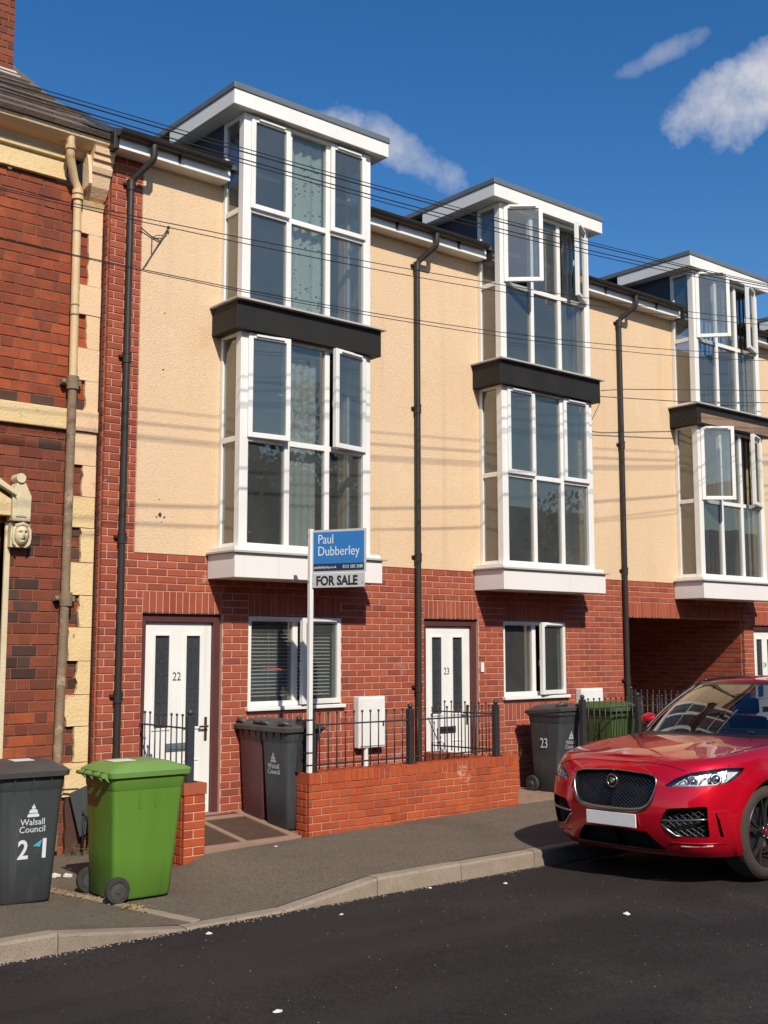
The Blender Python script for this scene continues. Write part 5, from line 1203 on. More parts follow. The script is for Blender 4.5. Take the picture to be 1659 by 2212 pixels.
def _mk():
    P_ = []
    n = len(PLAN)
    for i in range(n - 1):
        p0, p1, p2, p3 = [PLAN[max(0, min(n - 1, i + k))] for k in (-1, 0, 1, 2)]
        if i == 0: p0 = (-PLAN[1][0], PLAN[1][1])
        for j in range(20):
            f = j / 20; P_.append(tuple(.5 * (2 * p1[c] + (p2[c] - p0[c]) * f + (2 * p0[c] - 5 * p1[c] + 4 * p2[c] - p3[c]) * f * f + (3 * p1[c] - p0[c] - 3 * p2[c] + p3[c]) * f ** 3) for c in (0, 1)))
    P_.append(PLAN[-1]); L_ = [0.]
    for a, b in zip(P_, P_[1:]): L_.append(L_[-1] + math.hypot(b[0] - a[0], b[1] - a[1]))
    for k in range(401):
        d_ = L_[-1] * k / 400; i = 0
        while i < len(L_) - 2 and L_[i + 1] < d_: i += 1
        f = (d_ - L_[i]) / max(1e-9, L_[i + 1] - L_[i]); _pf.append((lerp(P_[i][0], P_[i + 1][0], f), lerp(P_[i][1], P_[i + 1][1], f)))
_mk()
def plan(t, h):
    """half outline of the car at height h: t 0 = front centre, 1 = rear centre"""
    uf, W = sm(UF, h), sm(WD, h)
    if t <= TC:
        v, u = plan_front(t / TC); u = uf + u; v = v * W / .966
        # crisper corner of the nose
        return u, v
    if t <= .90:
        f = (t - TC) / (.90 - TC); u = lerp(uf + AF, L_CAR - .55, f); v = W * (1 - .035 * max(0, (f - .5) * 2) ** 2); return u, v
    th = (t - .90) / .10 * math.pi / 2; W2 = W * .965
    return L_CAR - .55 + .55 * math.sin(th) ** (2 / 2.8) - .0, W2 * max(0, math.cos(th)) ** (2 / 2.8)
HS = [(0, 1.0), (.15, 1.0), (.35, 1.012), (.6, 1.035), (.8, 1.06), (1.2, 1.09), (1.6, 1.112), (2.4, 1.12), (3.6, 1.14), (4.73, 1.13)]
def hs_t(t): return sm(HS, plan(t, 1.0)[0])
def P(t, s_):
    hs_ = hs_t(t); h = HB + s_ * (hs_ - HB); u, v = plan(t, h)
    # rounding into the shoulder
    e = (hs_ - h)
    if e < .07:
        k = 1 - e / .07; ins = .055 * (1 - math.sqrt(max(0, 1 - k * k)))
        cu, cv = plan(t, h); uc = min(max(cu, .9), L_CAR - .8); d_ = math.hypot(uc - cu, cv) or 1
        u += ins * (uc - cu) / d_; v -= ins * cv / d_
    # flared wheel arches and waisted doors
    for wc in WHL:
        q = math.hypot((u - wc), (h - WR)) ; v += .018 * math.exp(-((q - .46) / .09) ** 2) if t > .3 and t < .93 else 0
    if 1.5 < u < 3.2 and .3 < h < .9: v -= .02 * math.exp(-((h - .55) / .16) ** 2) * min(1, (u - 1.5) / .3, (3.2 - u) / .3)
    # headlamp brow crease along the nose
    return Vector((u, v, h))
NT, NS = 230, 74
def tt(i):       # finer steps over the nose and front wing
    f = i / NT
    return f * .60 / .72 if f < .72 else .60 + (f - .72) / .28 * .40
G = [[P(tt(i), j / NS) for j in range(NS + 1)] for i in range(NT + 1)]
# polygons of the openings are traced from features of the near half; metric chart = (arc along the outline, height)
arc = [0.]
for i in range(NT): arc.append(arc[-1] + (plan(tt(i + 1), .7)[0] - plan(tt(i), .7)[0]) ** 2 and arc[-1] + math.hypot(plan(tt(i + 1), .7)[0] - plan(tt(i), .7)[0], plan(tt(i + 1), .7)[1] - plan(tt(i), .7)[1]))
def t_of_arc(a):
    lo, hi = 0, NT
    while hi - lo > 1:
        m_ = (lo + hi) // 2
        if arc[m_] <= a: lo = m_
        else: hi = m_
    f = (a - arc[lo]) / max(1e-9, arc[hi] - arc[lo]); return lerp(tt(lo), tt(hi), f)
def S(a, h):     # chart to surface
    t = t_of_arc(max(0., a)); return P(t, (h - HB) / (hs_t(t) - HB))
def arch_poly(wc, r_=.455):
    out = []
    for k in range(41):
        a = R(-30 + 240 * k / 40); uu, hh = wc + r_ * math.cos(a), WR + r_ * math.sin(a) * .985
        i = min(range(NT + 1), key=lambda q: abs(plan(tt(q), .5)[0] - uu) + (1 if tt(q) < .28 else 0))
        u0 = plan(tt(i), .5)[0]; j = i + 1 if u0 < uu else i - 1; u1 = plan(tt(j), .5)[0]; f = (uu - u0) / (u1 - u0) if u1 != u0 else 0
        out.append((lerp(arc[i], arc[j], f), hh))
    return out
def smooth_poly(pts, n=6):
    out = []; k = len(pts)
    for i in range(k):
        p0, p1, p2, p3 = pts[i - 1], pts[i], pts[(i + 1) % k], pts[(i + 2) % k]
        for j in range(n):
            f = j / n; out.append(tuple(.5 * (2 * p1[c] + (p2[c] - p0[c]) * f + (2 * p0[c] - 5 * p1[c] + 4 * p2[c] - p3[c]) * f * f + (3 * p1[c] - p0[c] - 3 * p2[c] + p3[c]) * f ** 3) for c in (0, 1)))
    return out
def rounded(pts, r_=.02, n=4):
    out = []; k = len(pts)
    for i in range(k):
        a, b, c = Vector(pts[i - 1]), Vector(pts[i]), Vector(pts[(i + 1) % k]); d1, d2 = (a - b), (c - b)
        q = min(r_, d1.length * .45, d2.length * .45); A, C_ = b + d1.normalized() * q, b + d2.normalized() * q
        for j in range(n + 1): f = j / n; out.append(tuple(A * (1 - f) ** 2 + b * 2 * f * (1 - f) + C_ * f * f))
    return out
GRILLE = [(-.01, .900), (.34, .882), (.430, .862), (.440, .80), (.412, .70), (.375, .635), (.32, .598), (.19, .582), (-.01, .578)]
HEAD = [(.50, .790), (.60, .858), (.72, .900), (.86, .926), (1.02, .936), (1.22, .928), (1.14, .862), (1.05, .822), (.92, .800), (.70, .790)]
INTAKE = [(.475, .515), (.535, .618), (.865, .645), (.865, .395), (.58, .395), (.48, .485)]
SLOT = [(.925, .615), (.965, .53), (.985, .395), (.955, .395), (.94, .53)]
LOWER = [(-.01, .425), (.33, .415), (.40, .35), (.48, .275), (-.01, .255)]
POLY = {'grille': rounded(GRILLE, .04), 'head': rounded(HEAD, .02), 'intake': rounded(INTAKE, .03), 'slot': SLOT, 'lower': LOWER, 'arch0': arch_poly(WHL[0]), 'arch1': arch_poly(WHL[1])}
def inside(p, poly):
    x, y = p; c = False; n = len(poly)
    for i in range(n):
        x1, y1 = poly[i]; x2, y2 = poly[i - 1]
        if (y1 > y) != (y2 > y) and x < (x2 - x1) * (y - y1) / (y2 - y1) + x1: c = not c
    return c
def nearest(p, poly):
    best = None; n = len(poly); P0 = Vector(p)
    for i in range(n):
        a, b = Vector(poly[i - 1]), Vector(poly[i]); d_ = b - a; f = max(0, min(1, (P0 - a).dot(d_) / max(d_.length_squared, 1e-12))); q = a + d_ * f; l = (q - P0).length
        if best is None or l < best[0]: best = (l, q)
    return best
chart = [[(arc[i], G[i][j].z) for j in range(NS + 1)] for i in range(NT + 1)]
bb = {k: (min(p[0] for p in q), max(p[0] for p in q), min(p[1] for p in q), max(p[1] for p in q)) for k, q in POLY.items()}
removed = {}
for i in range(NT):
    for j in range(NS):
        c = ((chart[i][j][0] + chart[i + 1][j][0]) / 2, (chart[i][j][1] + chart[i][j + 1][1] + chart[i + 1][j][1] + chart[i + 1][j + 1][1]) / 4)
        for k, q in POLY.items():
            b = bb[k]
            if b[0] - .01 < c[0] < b[1] + .01 and b[2] - .01 < c[1] < b[3] + .01 and inside(c, q): removed[(i, j)] = k; break
snap = {}
for (i, j), k in removed.items():
    for (a, b) in ((i, j), (i + 1, j), (i, j + 1), (i + 1, j + 1)):
        nb = [(a - 1, b - 1), (a, b - 1), (a - 1, b), (a, b)]
        if any(0 <= x < NT and 0 <= y < NS and (x, y) not in removed for (x, y) in nb): snap[(a, b)] = k
for (i, j), k in snap.items():
    if i == 0: continue
    l, q = nearest(chart[i][j], POLY[k])
    if l < .03: G[i][j] = S(q.x, q.y)
def mirror(vs): return [(p[0], -p[1], p[2]) for p in vs]
# body shell with door and bonnet seams left to the panels
body = MB()
for sgn in (1, -1):
    vs = [(p.x, p.y * sgn, p.z) for row in G for p in row]
    fs = [(i * (NS + 1) + j, (i + 1) * (NS + 1) + j, (i + 1) * (NS + 1) + j + 1, i * (NS + 1) + j + 1) for i in range(NT) for j in range(NS) if (i, j) not in removed]
    body.add(vs, fs)
bo = body.build('body', 'car_paint', car, smooth=50, weld=True)
# bonnet and the deck under the glass
HC = [(.10, 1.0), (.2, 1.018), (.35, 1.042), (.6, 1.072), (.9, 1.100), (1.3, 1.130), (1.6, 1.148), (2.2, 1.16), (4.8, 1.15)]
top = [P(tt(i), 1.) for i in range(NT + 1)]
def hood_pt(i, q):
    p = top[i]; hc = sm(HC, p.x); fr = max(0., 1 - q ** 2.3)
    # long crease either side of the raised centre
    cr = .55 - .10 * min(1, p.x / 1.3); k = min(1, max(0, (p.x - .14) / .25)) * max(0, min(1, (1.55 - p.x) / .3))
    rid = .010 * k * (1 / (1 + math.exp((q - cr) / .035)))
    return (p.x, p.y * q, p.z + (hc - p.z) * fr + rid)
NQ = 40
hood = MB(); iH = max(i for i in range(NT + 1) if top[i].x < 1.72)
for sgn in (1, -1):
    vs = [(lambda w_: (w_[0], w_[1] * sgn, w_[2]))(hood_pt(i, q / NQ)) for i in range(iH + 1) for q in range(NQ + 1)]
    hood.add(vs, [(i * (NQ + 1) + q, (i + 1) * (NQ + 1) + q, (i + 1) * (NQ + 1) + q + 1, i * (NQ + 1) + q + 1) for i in range(iH) for q in range(NQ)])
hood.build('bonnet', 'car_paint', car, smooth=40, weld=True)
deck = MB()
for sgn in (1, -1):
    vs = []
    for i in range(iH, NT + 1):
        p = top[i]; vs += [(p.x, p.y * sgn, p.z), (p.x, p.y * sgn * .8, p.z + .002), (p.x, 0, p.z - .03)]
    n = NT - iH; deck.add(vs, [(i * 3 + q, (i + 1) * 3 + q, (i + 1) * 3 + q + 1, i * 3 + q + 1) for i in range(n) for q in range(2)])
deck.build('cabin_floor', 'car_black', car, weld=True)
# bonnet shut lines: dark seams laid on the panels
seam = []
for i in range(2, NT):
    if top[i].x < .60: seam.append(S(min(arc[i], 9), 1.0 - .055 + .0 * i) if False else None)
def strip(name, m, path, wv, lift=.003, par=car, both_=True, closed=False):
    for sgn in ((1, -1) if both_ else (1,)): mb = MB(); mb.tube([(p[0], p[1] * sgn, p[2]) for p in path], wv, 6, closed); o_ = mb.build(name, m, par, smooth=True)
    return o_
strip('bonnet_seam', 'car_black', [S(a, h) + Vector((-.001, .001, .001)) for a, h in [(.0, .965), (.2, .965), (.4, .962), (.5, .955), (.58, .940), (.66, .918), (.74, .896)]], .0035)
wing = [(p[0], p[1], p[2] + .001) for p in [hood_pt(i, .965) for i in range(0, iH) if .55 < top[i].x < 1.6]]
strip('bonnet_seam', 'car_black', [S(1.02, .918) + Vector((-.002, .0, .002)), S(1.05, .955)] + [Vector(w_) for w_ in wing[::3]], .0035)
# glasshouse
def ring(pts): return [Vector(p) for p in pts]
BASE_R = [(1.2, 0.0, 1.135), (1.225, 0.258, 1.135), (1.3, 0.494, 1.13), (1.42, 0.69, 1.125), (1.6, 0.824, 1.115), (1.7, 0.86, 1.112), (2.4, 0.891, 1.12), (3.3, 0.886, 1.13), (3.9, 0.845, 1.15), (4.3, 0.762, 1.17), (4.52, 0.567, 1.18), (4.6, 0.309, 1.18), (4.62, 0.0, 1.18)]
ROOF_R = [(2.06, 0.0, 1.6), (2.07, 0.194, 1.6), (2.1, 0.367, 1.596), (2.16, 0.508, 1.588), (2.26, 0.599, 1.578), (2.34, 0.632, 1.58), (2.73, 0.659, 1.6), (3.3, 0.653, 1.598), (3.75, 0.626, 1.578), (4.1, 0.572, 1.548), (4.28, 0.432, 1.538), (4.33, 0.238, 1.538), (4.34, 0.0, 1.538)]
def cat(pts, n):
    out = []
    for i in range(len(pts) - 1):
        p0, p1, p2, p3 = [Vector(pts[max(0, min(len(pts) - 1, i + k))]) for k in (-1, 0, 1, 2)]
        for j in range(n):
            f = j / n; out.append(.5 * (2 * p1 + (p2 - p0) * f + (2 * p0 - 5 * p1 + 4 * p2 - p3) * f * f + (3 * p1 - p0 - 3 * p2 + p3) * f ** 3))
    return out + [Vector(pts[-1])]
NI = 6; Bc, Rc = cat(BASE_R, NI), cat(ROOF_R, NI); NL = 10
def gh(i, f):
    b, r_ = Bc[i], Rc[i]; p = b.lerp(r_, f); bul = .035 * math.sin(math.pi * f); n_ = Vector((b.x - 2.9, b.y * 2.2, 0)); n_ = n_.normalized() if n_.length else Vector((-1, 0, 0))
    p = p + Vector((n_.x * bul * .6, n_.y * bul, bul * .45)); return p
iA, iB = 4 * NI - 2, 5 * NI
def ghpart(name, m, i0, i1, f0=0., f1=1., off=0.):
    mb = MB()
    for sgn in (1, -1):
        if i0 and sgn < 0: mb.build(name, m, car, smooth=True, weld=True); mb = MB()
        vs = []
        for i in range(i0, i1 + 1):
            for l in range(NL + 1):
                p = gh(i, lerp(f0, f1, l / NL)); vs.append((p.x - off, p.y * sgn, p.z + off))
        mb.add(vs, [(a * (NL + 1) + l, (a + 1) * (NL + 1) + l, (a + 1) * (NL + 1) + l + 1, a * (NL + 1) + l + 1) for a in range(i1 - i0) for l in range(NL)])
    return mb.build(name, m, car, smooth=True, weld=True)
ghpart('windscreen', 'car_glass', 0, iA, .03, .93)
ghpart('windscreen_band', 'car_black', 0, iA, .93, 1.0); ghpart('scuttle', 'car_black', 0, iA, -.02, .03)
ghpart('door_pillar', 'car_black', iA, iB)
ghpart('side_window', 'car_glass', iB, 10 * NI); ghpart('rear_window', 'car_glass', 10 * NI, 12 * NI)
rf_ = MB()
for sgn in (1, -1):
    vs = []; NR = 10
    for i in range(len(Rc)):
        p = gh(i, 1.)
        for q in range(NR + 1):
            f = q / NR; y = p.y * (1 - f); ux = p.x + (2.9 - p.x) * .0; fb = max(0, 1 - ((p.x - 3.05) / 1.35) ** 2); vs.append((p.x, y * sgn, p.z + (.055 * fb) * (1 - (1 - f) ** 2.2) * min(1, p.y / .3 + .0)))
    rf_.add(vs, [(i * (NR + 1) + q, (i + 1) * (NR + 1) + q, (i + 1) * (NR + 1) + q + 1, i * (NR + 1) + q + 1) for i in range(len(Rc) - 1) for q in range(NR)])
rf_.build('roof', 'car_paint', car, smooth=60, weld=True)
strip('roof_rail', 'car_black', [gh(i, 1.02) + Vector((0, .0, .018)) for i in range(5 * NI, 10 * NI, 2)], .013)
strip('pillar_trim', 'car_black', [gh(iB - 3, f) + Vector((-.006, .01, .006)) for f in [k / 10 for k in range(11)]], .018)
# openings: lips, dark recesses, meshes
def lip(name, poly, m, depth, dirv, par=car, w_=.0, smooth_=True):
    for sgn in (1, -1):
        mb = MB(); A = [S(a, h) for a, h in poly]; n = len(A); D = [p + dirv(p) * depth for p in A]
        vs = [(p.x, p.y * sgn, p.z) for p in A + D]; mb.add(vs, [(i, (i + 1) % n, n + (i + 1) % n, n + i) for i in range(n)]); o_ = mb.build(name, m, par, smooth=smooth_)
    return o_
def backing(name, poly, m, depth, dirv, par=car):
    mb = MB()
    for sgn in (1, -1):
        A = [S(a, h) + dirv(S(a, h)) * depth for a, h in poly]; mb = MB(); mb.add([(p.x, p.y * sgn, p.z) for p in A], [tuple(range(len(A)))]); o_ = mb.build(name, m, par, recalc=False)
    return o_
fwd = lambda p: Vector((1, 0, 0))
def inw(p): d_ = Vector((1.3 - p.x, -p.y, 0)); return d_.normalized()
lip('grille_well', POLY['grille'], 'car_void', .06, fwd); backing('grille_back', POLY['grille'], 'car_void', .055, fwd)
lip('intake_well', POLY['intake'], 'car_black', .09, fwd); backing('intake_back', POLY['intake'], 'car_void', .085, fwd)
lip('lower_well', POLY['lower'], 'car_black', .10, fwd); backing('lower_back', POLY['lower'], 'car_void', .09, fwd)
lip('slot_well', POLY['slot'], 'car_black', .05, inw); backing('slot_back', POLY['slot'], 'car_void', .045, inw)
# chrome surround, heavier along the bottom
gp = POLY['grille']; gpts = [q for q in gp if q[0] > -.005]
path = [S(*q) + Vector((-.004, 0, 0)) for q in gpts]
full = [(p.x, p.y, p.z) for p in path] + [(p.x, -p.y, p.z) for p in path[::-1]]
rad = [lerp(.022, .006, min(1, max(0, (p[2] - .56) / .22))) for p in full]
MB().tube(full, rad, 10, True).build('grille_surround', 'satin', car, smooth=True)
# diamond mesh
def mesh_fill(name, poly, m, step, wv, depth, ang=R(36)):
    mb = MB(); x0, x1 = min(p[0] for p in poly), max(p[0] for p in poly); z0, z1 = min(p[1] for p in poly), max(p[1] for p in poly)
    for sg in (1, -1):
        k = -80
        while k < 80:
            run = []
            for q in range(61):
                xx = lerp(x0, x1, q / 60); zz = z0 + (xx - x0) * math.tan(ang) * sg + k * step
                if inside((xx, zz), poly): run.append((xx, zz))
                else:
                    if len(run) > 1: _seg(mb, run, wv, depth)
                    run = []
            if len(run) > 1: _seg(mb, run, wv, depth)
            k += 1
    return mb.build(name, m, car)
def _seg(mb, run, wv, depth):
    pts = [S(*run[0]), S(*run[len(run) // 2]), S(*run[-1])] if len(run) > 3 else [S(*run[0]), S(*run[-1])]
    for sgn in (1, -1): mb.tube([(p.x + depth, p.y * sgn, p.z) for p in pts], wv, 4)
g = mesh_fill('grille_mesh', POLY['grille'], 'silver_dark', .030, .0026, .022); g['kind'] = 'stuff'
g = mesh_fill('intake_mesh', POLY['intake'], 'car_mesh', .045, .0038, .06); g['kind'] = 'stuff'
# badge
bz = S(0., .806); mb = MB(); k = 24
mb.tube([(bz.x - .004, .052 * math.cos(2 * math.pi * j / k), bz.z + .052 * math.sin(2 * math.pi * j / k)) for j in range(k)], .0075, 8, True); mb.build('badge_ring', 'satin', car, smooth=True)
mb = MB(); mb.prism([(.05 * math.cos(2 * math.pi * j / k), .05 * math.sin(2 * math.pi * j / k)) for j in range(k)], lambda q, d_: (d_, q[0], bz.z + q[1]), bz.x - .002, bz.x + .03); mb.build('badge_disc', 'car_black', car)
mb = MB(); mb.sphere((bz.x - .006, 0, bz.z + .002), .030, 12, (.35, 1, .95)); mb.tube([(bz.x - .016, -.012, bz.z - .012), (bz.x - .02, .0, bz.z - .004), (bz.x - .016, .012, bz.z - .012)], .006, 6); mb.tube([(bz.x - .013, -.014, bz.z + .014), (bz.x - .016, .0, bz.z + .006), (bz.x - .013, .014, bz.z + .014)], .005, 6); mb.build('badge_relief', 'satin', car, smooth=True)
# number plate, blank
pz, pu = .497, sm(UF, .50) - .022
mb = MB(); mb.box(pu, pu + .012, -.262, .262, pz - .056, pz + .056); mb.build('number_plate', 'plate_white', car, bevel=.004)
# intake blades
for (a0, a1, h0, h1) in ((.485, .860, .520, .540),):
    for sgn in (1, -1):
        mb = MB(); A = [S(lerp(a0, a1, k_ / 8), lerp(h0, h1, k_ / 8)) for k_ in range(9)]
        mb.tube([(p.x + .004, p.y * sgn, p.z) for p in A], .011, 8); mb.build('intake_blade', 'satin', car, smooth=True)
for sgn in (1, -1):
    A = [S(.485, .495), S(.53, .445), S(.59, .402), S(.65, .398)]; mb = MB(); mb.tube([(p.x + .002, p.y * sgn, p.z) for p in A], [.008, .014, .013, .005], 8); mb.build('intake_blade', 'satin', car, smooth=True)
    A = [S(.62, .315), S(.88, .325)]; mb = MB(); mb.tube([(lerp(A[0].x, A[1].x, f) - .004, lerp(A[0].y, A[1].y, f) * sgn + (.012 * math.sin(math.pi * f)) * sgn, lerp(A[0].z, A[1].z, f)) for f in (0, .25, .5, .75, 1)], .008, 8); mb.build('marker_lamp', 'amber_lens', car, smooth=True)
    mb = MB(); A = [S(a, .345) for a in (.54, .66, .78, .90, 1.0)]; mb.tube([(p.x - .003, p.y * sgn, p.z) for p in A], .006, 6); mb.build('bumper_crease', 'car_paint', car, smooth=True)
sp = [(S(a, .262).x + .01, S(a, .262).y, .262) for a in (.0, .1, .2, .3, .4, .5)]
MB().tube([(p[0], -p[1], p[2]) for p in sp[::-1]] + sp[1:], .012, 8).build('splitter', 'car_black', car, smooth=True)
# headlamps
lip('lamp_bezel', POLY['head'], 'car_black', .05, inw)
backing('lamp_back', POLY['head'], 'silver_dark', .045, inw)
def lens(name, poly, m, lift=.001):
    c = (sum(p[0] for p in poly) / len(poly), sum(p[1] for p in poly) / len(poly))
    for sgn in (1, -1):
        mb = MB(); vs = []; n = len(poly); K = 6
        for k_ in range(K + 1):
            for p in poly: q = S(lerp(p[0], c[0], k_ / K), lerp(p[1], c[1], k_ / K)); vs.append((q.x - lift, q.y * sgn, q.z))
        mb.add(vs, [(k_ * n + i, k_ * n + (i + 1) % n, (k_ + 1) * n + (i + 1) % n, (k_ + 1) * n + i) for k_ in range(K) for i in range(n)]); o_ = mb.build(name, m, car, smooth=True)
    return o_
lens('headlamp_lens', POLY['head'], 'lamp_glass')
for sgn in (1, -1):
    hl = sub('headlamp', car)
    for (a, h, r_) in ((.74, .832, .036), (.93, .852, .046)):
        c = S(a, h); n_ = Vector((-.86, .5 * 1, .08)).normalized(); c = c - n_ * .03; e1 = n_.cross(Vector((0, 0, 1))).normalized(); e2 = n_.cross(e1)
        for (rr, z0, mm, nm) in ((r_, .012, 'satin', 'lamp_ring'),):
            mb = MB(); mb.tube([tuple((c + (e1 * math.cos(q) + e2 * math.sin(q)) * rr + n_ * z0)[k_] * (sgn if k_ == 1 else 1) for k_ in range(3)) for q in [2 * math.pi * w_ / 20 for w_ in range(20)]], .006, 6, True); mb.build(nm, mm, hl, smooth=True)
        mb = MB(); mb.sphere((c.x, c.y * sgn, c.z), r_ * .82, 14); mb.build('projector', 'lamp_reflector', hl, smooth=True) if 'lamp_reflector' in M else mb.build('projector', 'chrome', hl, smooth=True)
    for pts in ([(.58, .793), (.78, .800), (.93, .806), (1.03, .828), (1.09, .866)], [(.64, .82), (.68, .85), (.70, .82)], [(1.01, .835), (1.06, .868), (1.08, .892)], [(.81, .82), (.84, .87), (.88, .89)]):
        mb = MB(); A = [S(*q) for q in pts]; mb.tube([(p.x + .012, p.y * sgn * .985, p.z) for p in A], .006, 6); mb.build('light_guide', 'plate_white', hl, smooth=True)
    mb = MB(); A = [S(.60, .805), S(.70, .81), S(.70, .845), S(.64, .832)]; mb.add([(p.x + .02, p.y * sgn * .98, p.z) for p in A], [(0, 1, 2, 3)]); A = [S(1.03, .84), S(1.10, .865), S(1.15, .897), S(1.04, .900)]; mb.add([(p.x + .012, p.y * sgn * .985, p.z) for p in A], [(0, 1, 2, 3)]); mb.build('reflector', 'plate_white', hl, recalc=False)
# wheel arches, wheels
for wi, wc in enumerate(WHL):
    pl_ = POLY['arch%d' % wi]
    for sgn in (1, -1):
        mb = MB(); A = [S(a, h) for a, h in pl_ if h > HB]; n = len(A)
        D = [Vector((p.x, p.y - .03, p.z)) for p in A]; E_ = [Vector((lerp(p.x, wc, .02), .50, lerp(p.z, WR, .02))) for p in A]
        mb.add([(p.x, p.y * sgn, p.z) for p in A + D + E_], [(i, i + 1, n + i + 1, n + i) for i in range(n - 1)] + [(n + i, n + i + 1, 2 * n + i + 1, 2 * n + i) for i in range(n - 1)])
        mb.add([(E_[i].x, .50 * sgn, E_[i].z) for i in range(n)], [tuple(range(n))])
        mb.build('wheel_arch', 'car_void', car)
    for sgn in (-1, 1):
        wt = sub('wheel', car); yo = .925 * sgn; yi = .66 * sgn; k = 48
        def rev(prof, name, m, par, kk=k, sm_=40):
            mb = MB(); vs = [(wc + r_ * math.cos(2 * math.pi * j / kk), y, WR + r_ * math.sin(2 * math.pi * j / kk)) for y, r_ in prof for j in range(kk)]
            mb.add(vs, [(i * kk + j, i * kk + (j + 1) % kk, (i + 1) * kk + (j + 1) % kk, (i + 1) * kk + j) for i in range(len(prof) - 1) for j in range(kk)]); return mb.build(name, m, par, smooth=sm_)
        o_ = lambda d_: yo - d_ * sgn
        rev([(o_(.010), .288), (o_(.0), .300), (o_(.0), .33), (o_(.012), .362), (o_(.035), .379), (o_(.06), WR), (o_(.20), WR), (o_(.225), .375), (yi, .34), (yi, .29)], 'tyre', 'tyre', wt)
        mb = MB()
        for j in range(64):      # shoulder tread blocks
            a = 2 * math.pi * j / 64; a2 = a + .06
            vs = [(wc + r_ * math.cos(b), y, WR + r_ * math.sin(b)) for b in (a, a2) for (y, r_) in ((o_(.022), .3735), (o_(.030), .381), (o_(.075), .3875), (o_(.075), .382))]
            mb.add(vs, [(0, 1, 2, 3), (4, 7, 6, 5), (0, 4, 5, 1), (1, 5, 6, 2)])
        tr_ = mb.build('tread', 'tyre', wt); tr_['kind'] = 'stuff'
        rev([(o_(.012), .289), (o_(.004), .283), (o_(.016), .272), (o_(.10), .262), (o_(.20), .262)], 'rim', 'rim_dark', wt)
        rev([(o_(.12), .20), (o_(.115), .19), (o_(.115), .05), (o_(.12), .0)], 'brake_disc', 'silver_dark', wt)
        rev([(o_(.20), .27), (o_(.205), .0)], 'wheel_back', 'car_void', wt)
        mb = MB()
        for s5 in range(5):
            for sd in (-1, 1):
                a = 2 * math.pi * s5 / 5 + R(18); e = sd * .13; prof = [(.045, .10), (.16, .16), (.275, .145)]
                L0 = []
                for (r_, hw_) in ((.05, .28), (.17, .10), (.276, .075)):
                    ac = a + e * (r_ / .276) * 1.5; L0.append((r_, ac - hw_ * .5, ac + hw_ * .5))
                for (r1, b1, c1), (r2, b2, c2) in zip(L0, L0[1:]):
                    q = lambda r_, b, y: (wc + r_ * math.cos(b), y, WR + r_ * math.sin(b))
                    yy1 = o_(.030 if r1 > .1 else .035); yy2 = o_(.016 if r2 > .2 else .026)
                    mb.hexa([q(r1, b1, yy1 - .03 * sgn), q(r1, c1, yy1 - .03 * sgn), q(r2, c2, yy2 - .03 * sgn), q(r2, b2, yy2 - .03 * sgn)], [q(r1, b1, yy1), q(r1, c1, yy1), q(r2, c2, yy2), q(r2, b2, yy2)])
        spk = mb.build('spoke', 'rim_dark', wt, bevel=.004); spk['kind'] = 'stuff'
        rev([(o_(.030), .062), (o_(.020), .058), (o_(.018), .036), (o_(.018), .001)], 'hub', 'rim_dark', wt, 20)
        rev([(o_(.014), .030), (o_(.012), .028), (o_(.012), .001)], 'hub_badge', 'car_paint', wt, 20)
        mb = MB()
        for j in range(5): a = 2 * math.pi * j / 5; mb.sphere((wc + .057 * math.cos(a), o_(.025), WR + .057 * math.sin(a)), .010, 6)
        nn = mb.build('wheel_nut', 'chrome', wt, smooth=True); nn['kind'] = 'stuff'
# door seams, handles and sill
def arc_of_u(u_): return next(arc[i] for i in range(NT + 1) if tt(i) > .3 and plan(tt(i), .7)[0] >= u_)
for u_ in (1.72, 2.78, 3.62):
    strip('door_seam', 'car_black', [S(arc_of_u(u_) + (.0 if h > .5 else .03 * (.5 - h)), h) for h in (.36, .5, .65, .8, .95, 1.05, 1.10)], .0035)
strip('door_seam', 'car_black', [S(arc_of_u(u_), .36) for u_ in (1.72, 2.2, 2.78, 3.2, 3.40)], .0035)
for u_ in (2.52, 3.40): strip('door_handle', 'car_paint', [S(arc_of_u(u_ + d_), .93) + Vector((0, .012, 0)) for d_ in (0, .08, .17)], .014)
strip('sill_trim', 'car_black', [S(arc_of_u(u_), .27) for u_ in (1.42, 2.0, 2.6, 3.2)], .03)
# underside
mb = MB(); mb.box(.35, 4.4, -.62, .62, .19, .30); mb.box(1.45, 3.2, -.88, .88, .20, .30); mb.build('underbody', 'car_void', car)
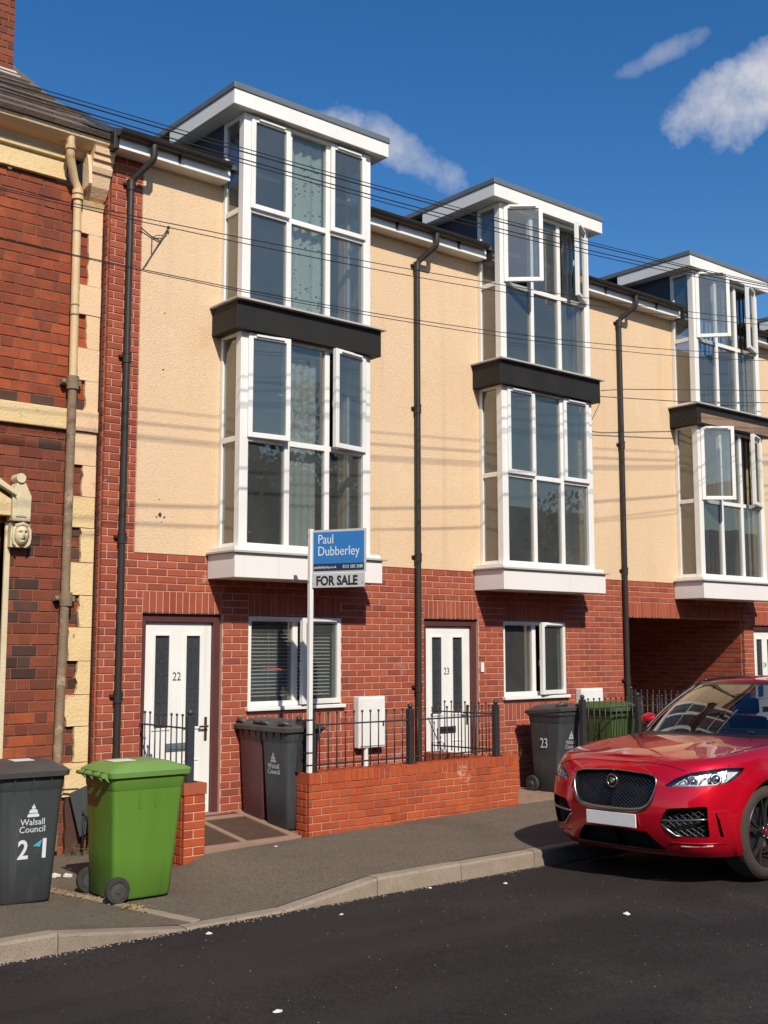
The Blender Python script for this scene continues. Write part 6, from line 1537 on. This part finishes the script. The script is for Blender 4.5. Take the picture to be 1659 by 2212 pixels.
# door mirrors
for sgn in (1, -1):
    mr_ = sub('door_mirror', car)
    mb = MB(); mb.sphere((1.90, 1.00 * sgn, 1.225), .085, 16, (.75, 1.15, .72)); mb.build('mirror_shell', 'car_paint', mr_, smooth=True)
    mb = MB(); mb.hexa([(1.88, .84 * sgn, 1.12), (1.98, .84 * sgn, 1.12), (1.98, .95 * sgn, 1.14), (1.88, .95 * sgn, 1.14)], [(1.89, .84 * sgn, 1.15), (1.97, .84 * sgn, 1.15), (1.97, .95 * sgn, 1.19), (1.89, .95 * sgn, 1.19)]); mb.build('mirror_arm', 'car_black', mr_)
# cabin: dash, steering wheel, seats, mirror
mb = MB(); mb.hexa([(1.45, -.78, 1.10), (2.0, -.80, 1.10), (2.0, .80, 1.10), (1.45, .78, 1.10)], [(1.5, -.75, 1.145), (1.9, -.78, 1.165), (1.9, .78, 1.165), (1.5, .75, 1.145)]); mb.build('dashboard', 'seat', car, bevel=.02)
mb = MB(); mb.tube([(2.06 + .06 * math.sin(a), .37 + .185 * math.cos(a), 1.11 + .17 * math.sin(a)) for a in [2 * math.pi * k_ / 24 for k_ in range(24)]], .014, 8, True); mb.build('steering_wheel', 'seat', car, smooth=True)
for yv in (-.37, .37):
    st_ = sub('front_seat', car)
    mb = MB(); mb.box(2.62, 2.74, yv - .23, yv + .23, 1.08, 1.24); mb.build('backrest', 'seat', st_, bevel=.05, seg=3)
    mb = MB(); mb.box(2.66, 2.74, yv - .13, yv + .13, 1.26, 1.42); mb.build('headrest', 'seat', st_, bevel=.03, seg=3)
mb = MB(); mb.box(2.02, 2.04, -.11, .11, 1.43, 1.49); mb.build('rear_view_mirror', 'seat', car, bevel=.008)
for sgn in (1,):
    for (y0, y1, ln) in ((.05, .62, 0), (-.55, .02, 0)):
        A = [gh(1, .06), ]; mb = MB(); mb.tube([(1.345, y0, 1.165), (1.40, (y0 + y1) / 2, 1.175), (1.50, y1, 1.18)], .009, 6); mb.build('wiper', 'car_black', car, smooth=True)
# number-free tail so the car is whole: rear lamps
for sgn in (1, -1): MB().box(4.50, 4.70, .60 * sgn - .16, .60 * sgn + .16, .92, 1.02).build('tail_lamp', 'bin_maroon', car, bevel=.02)
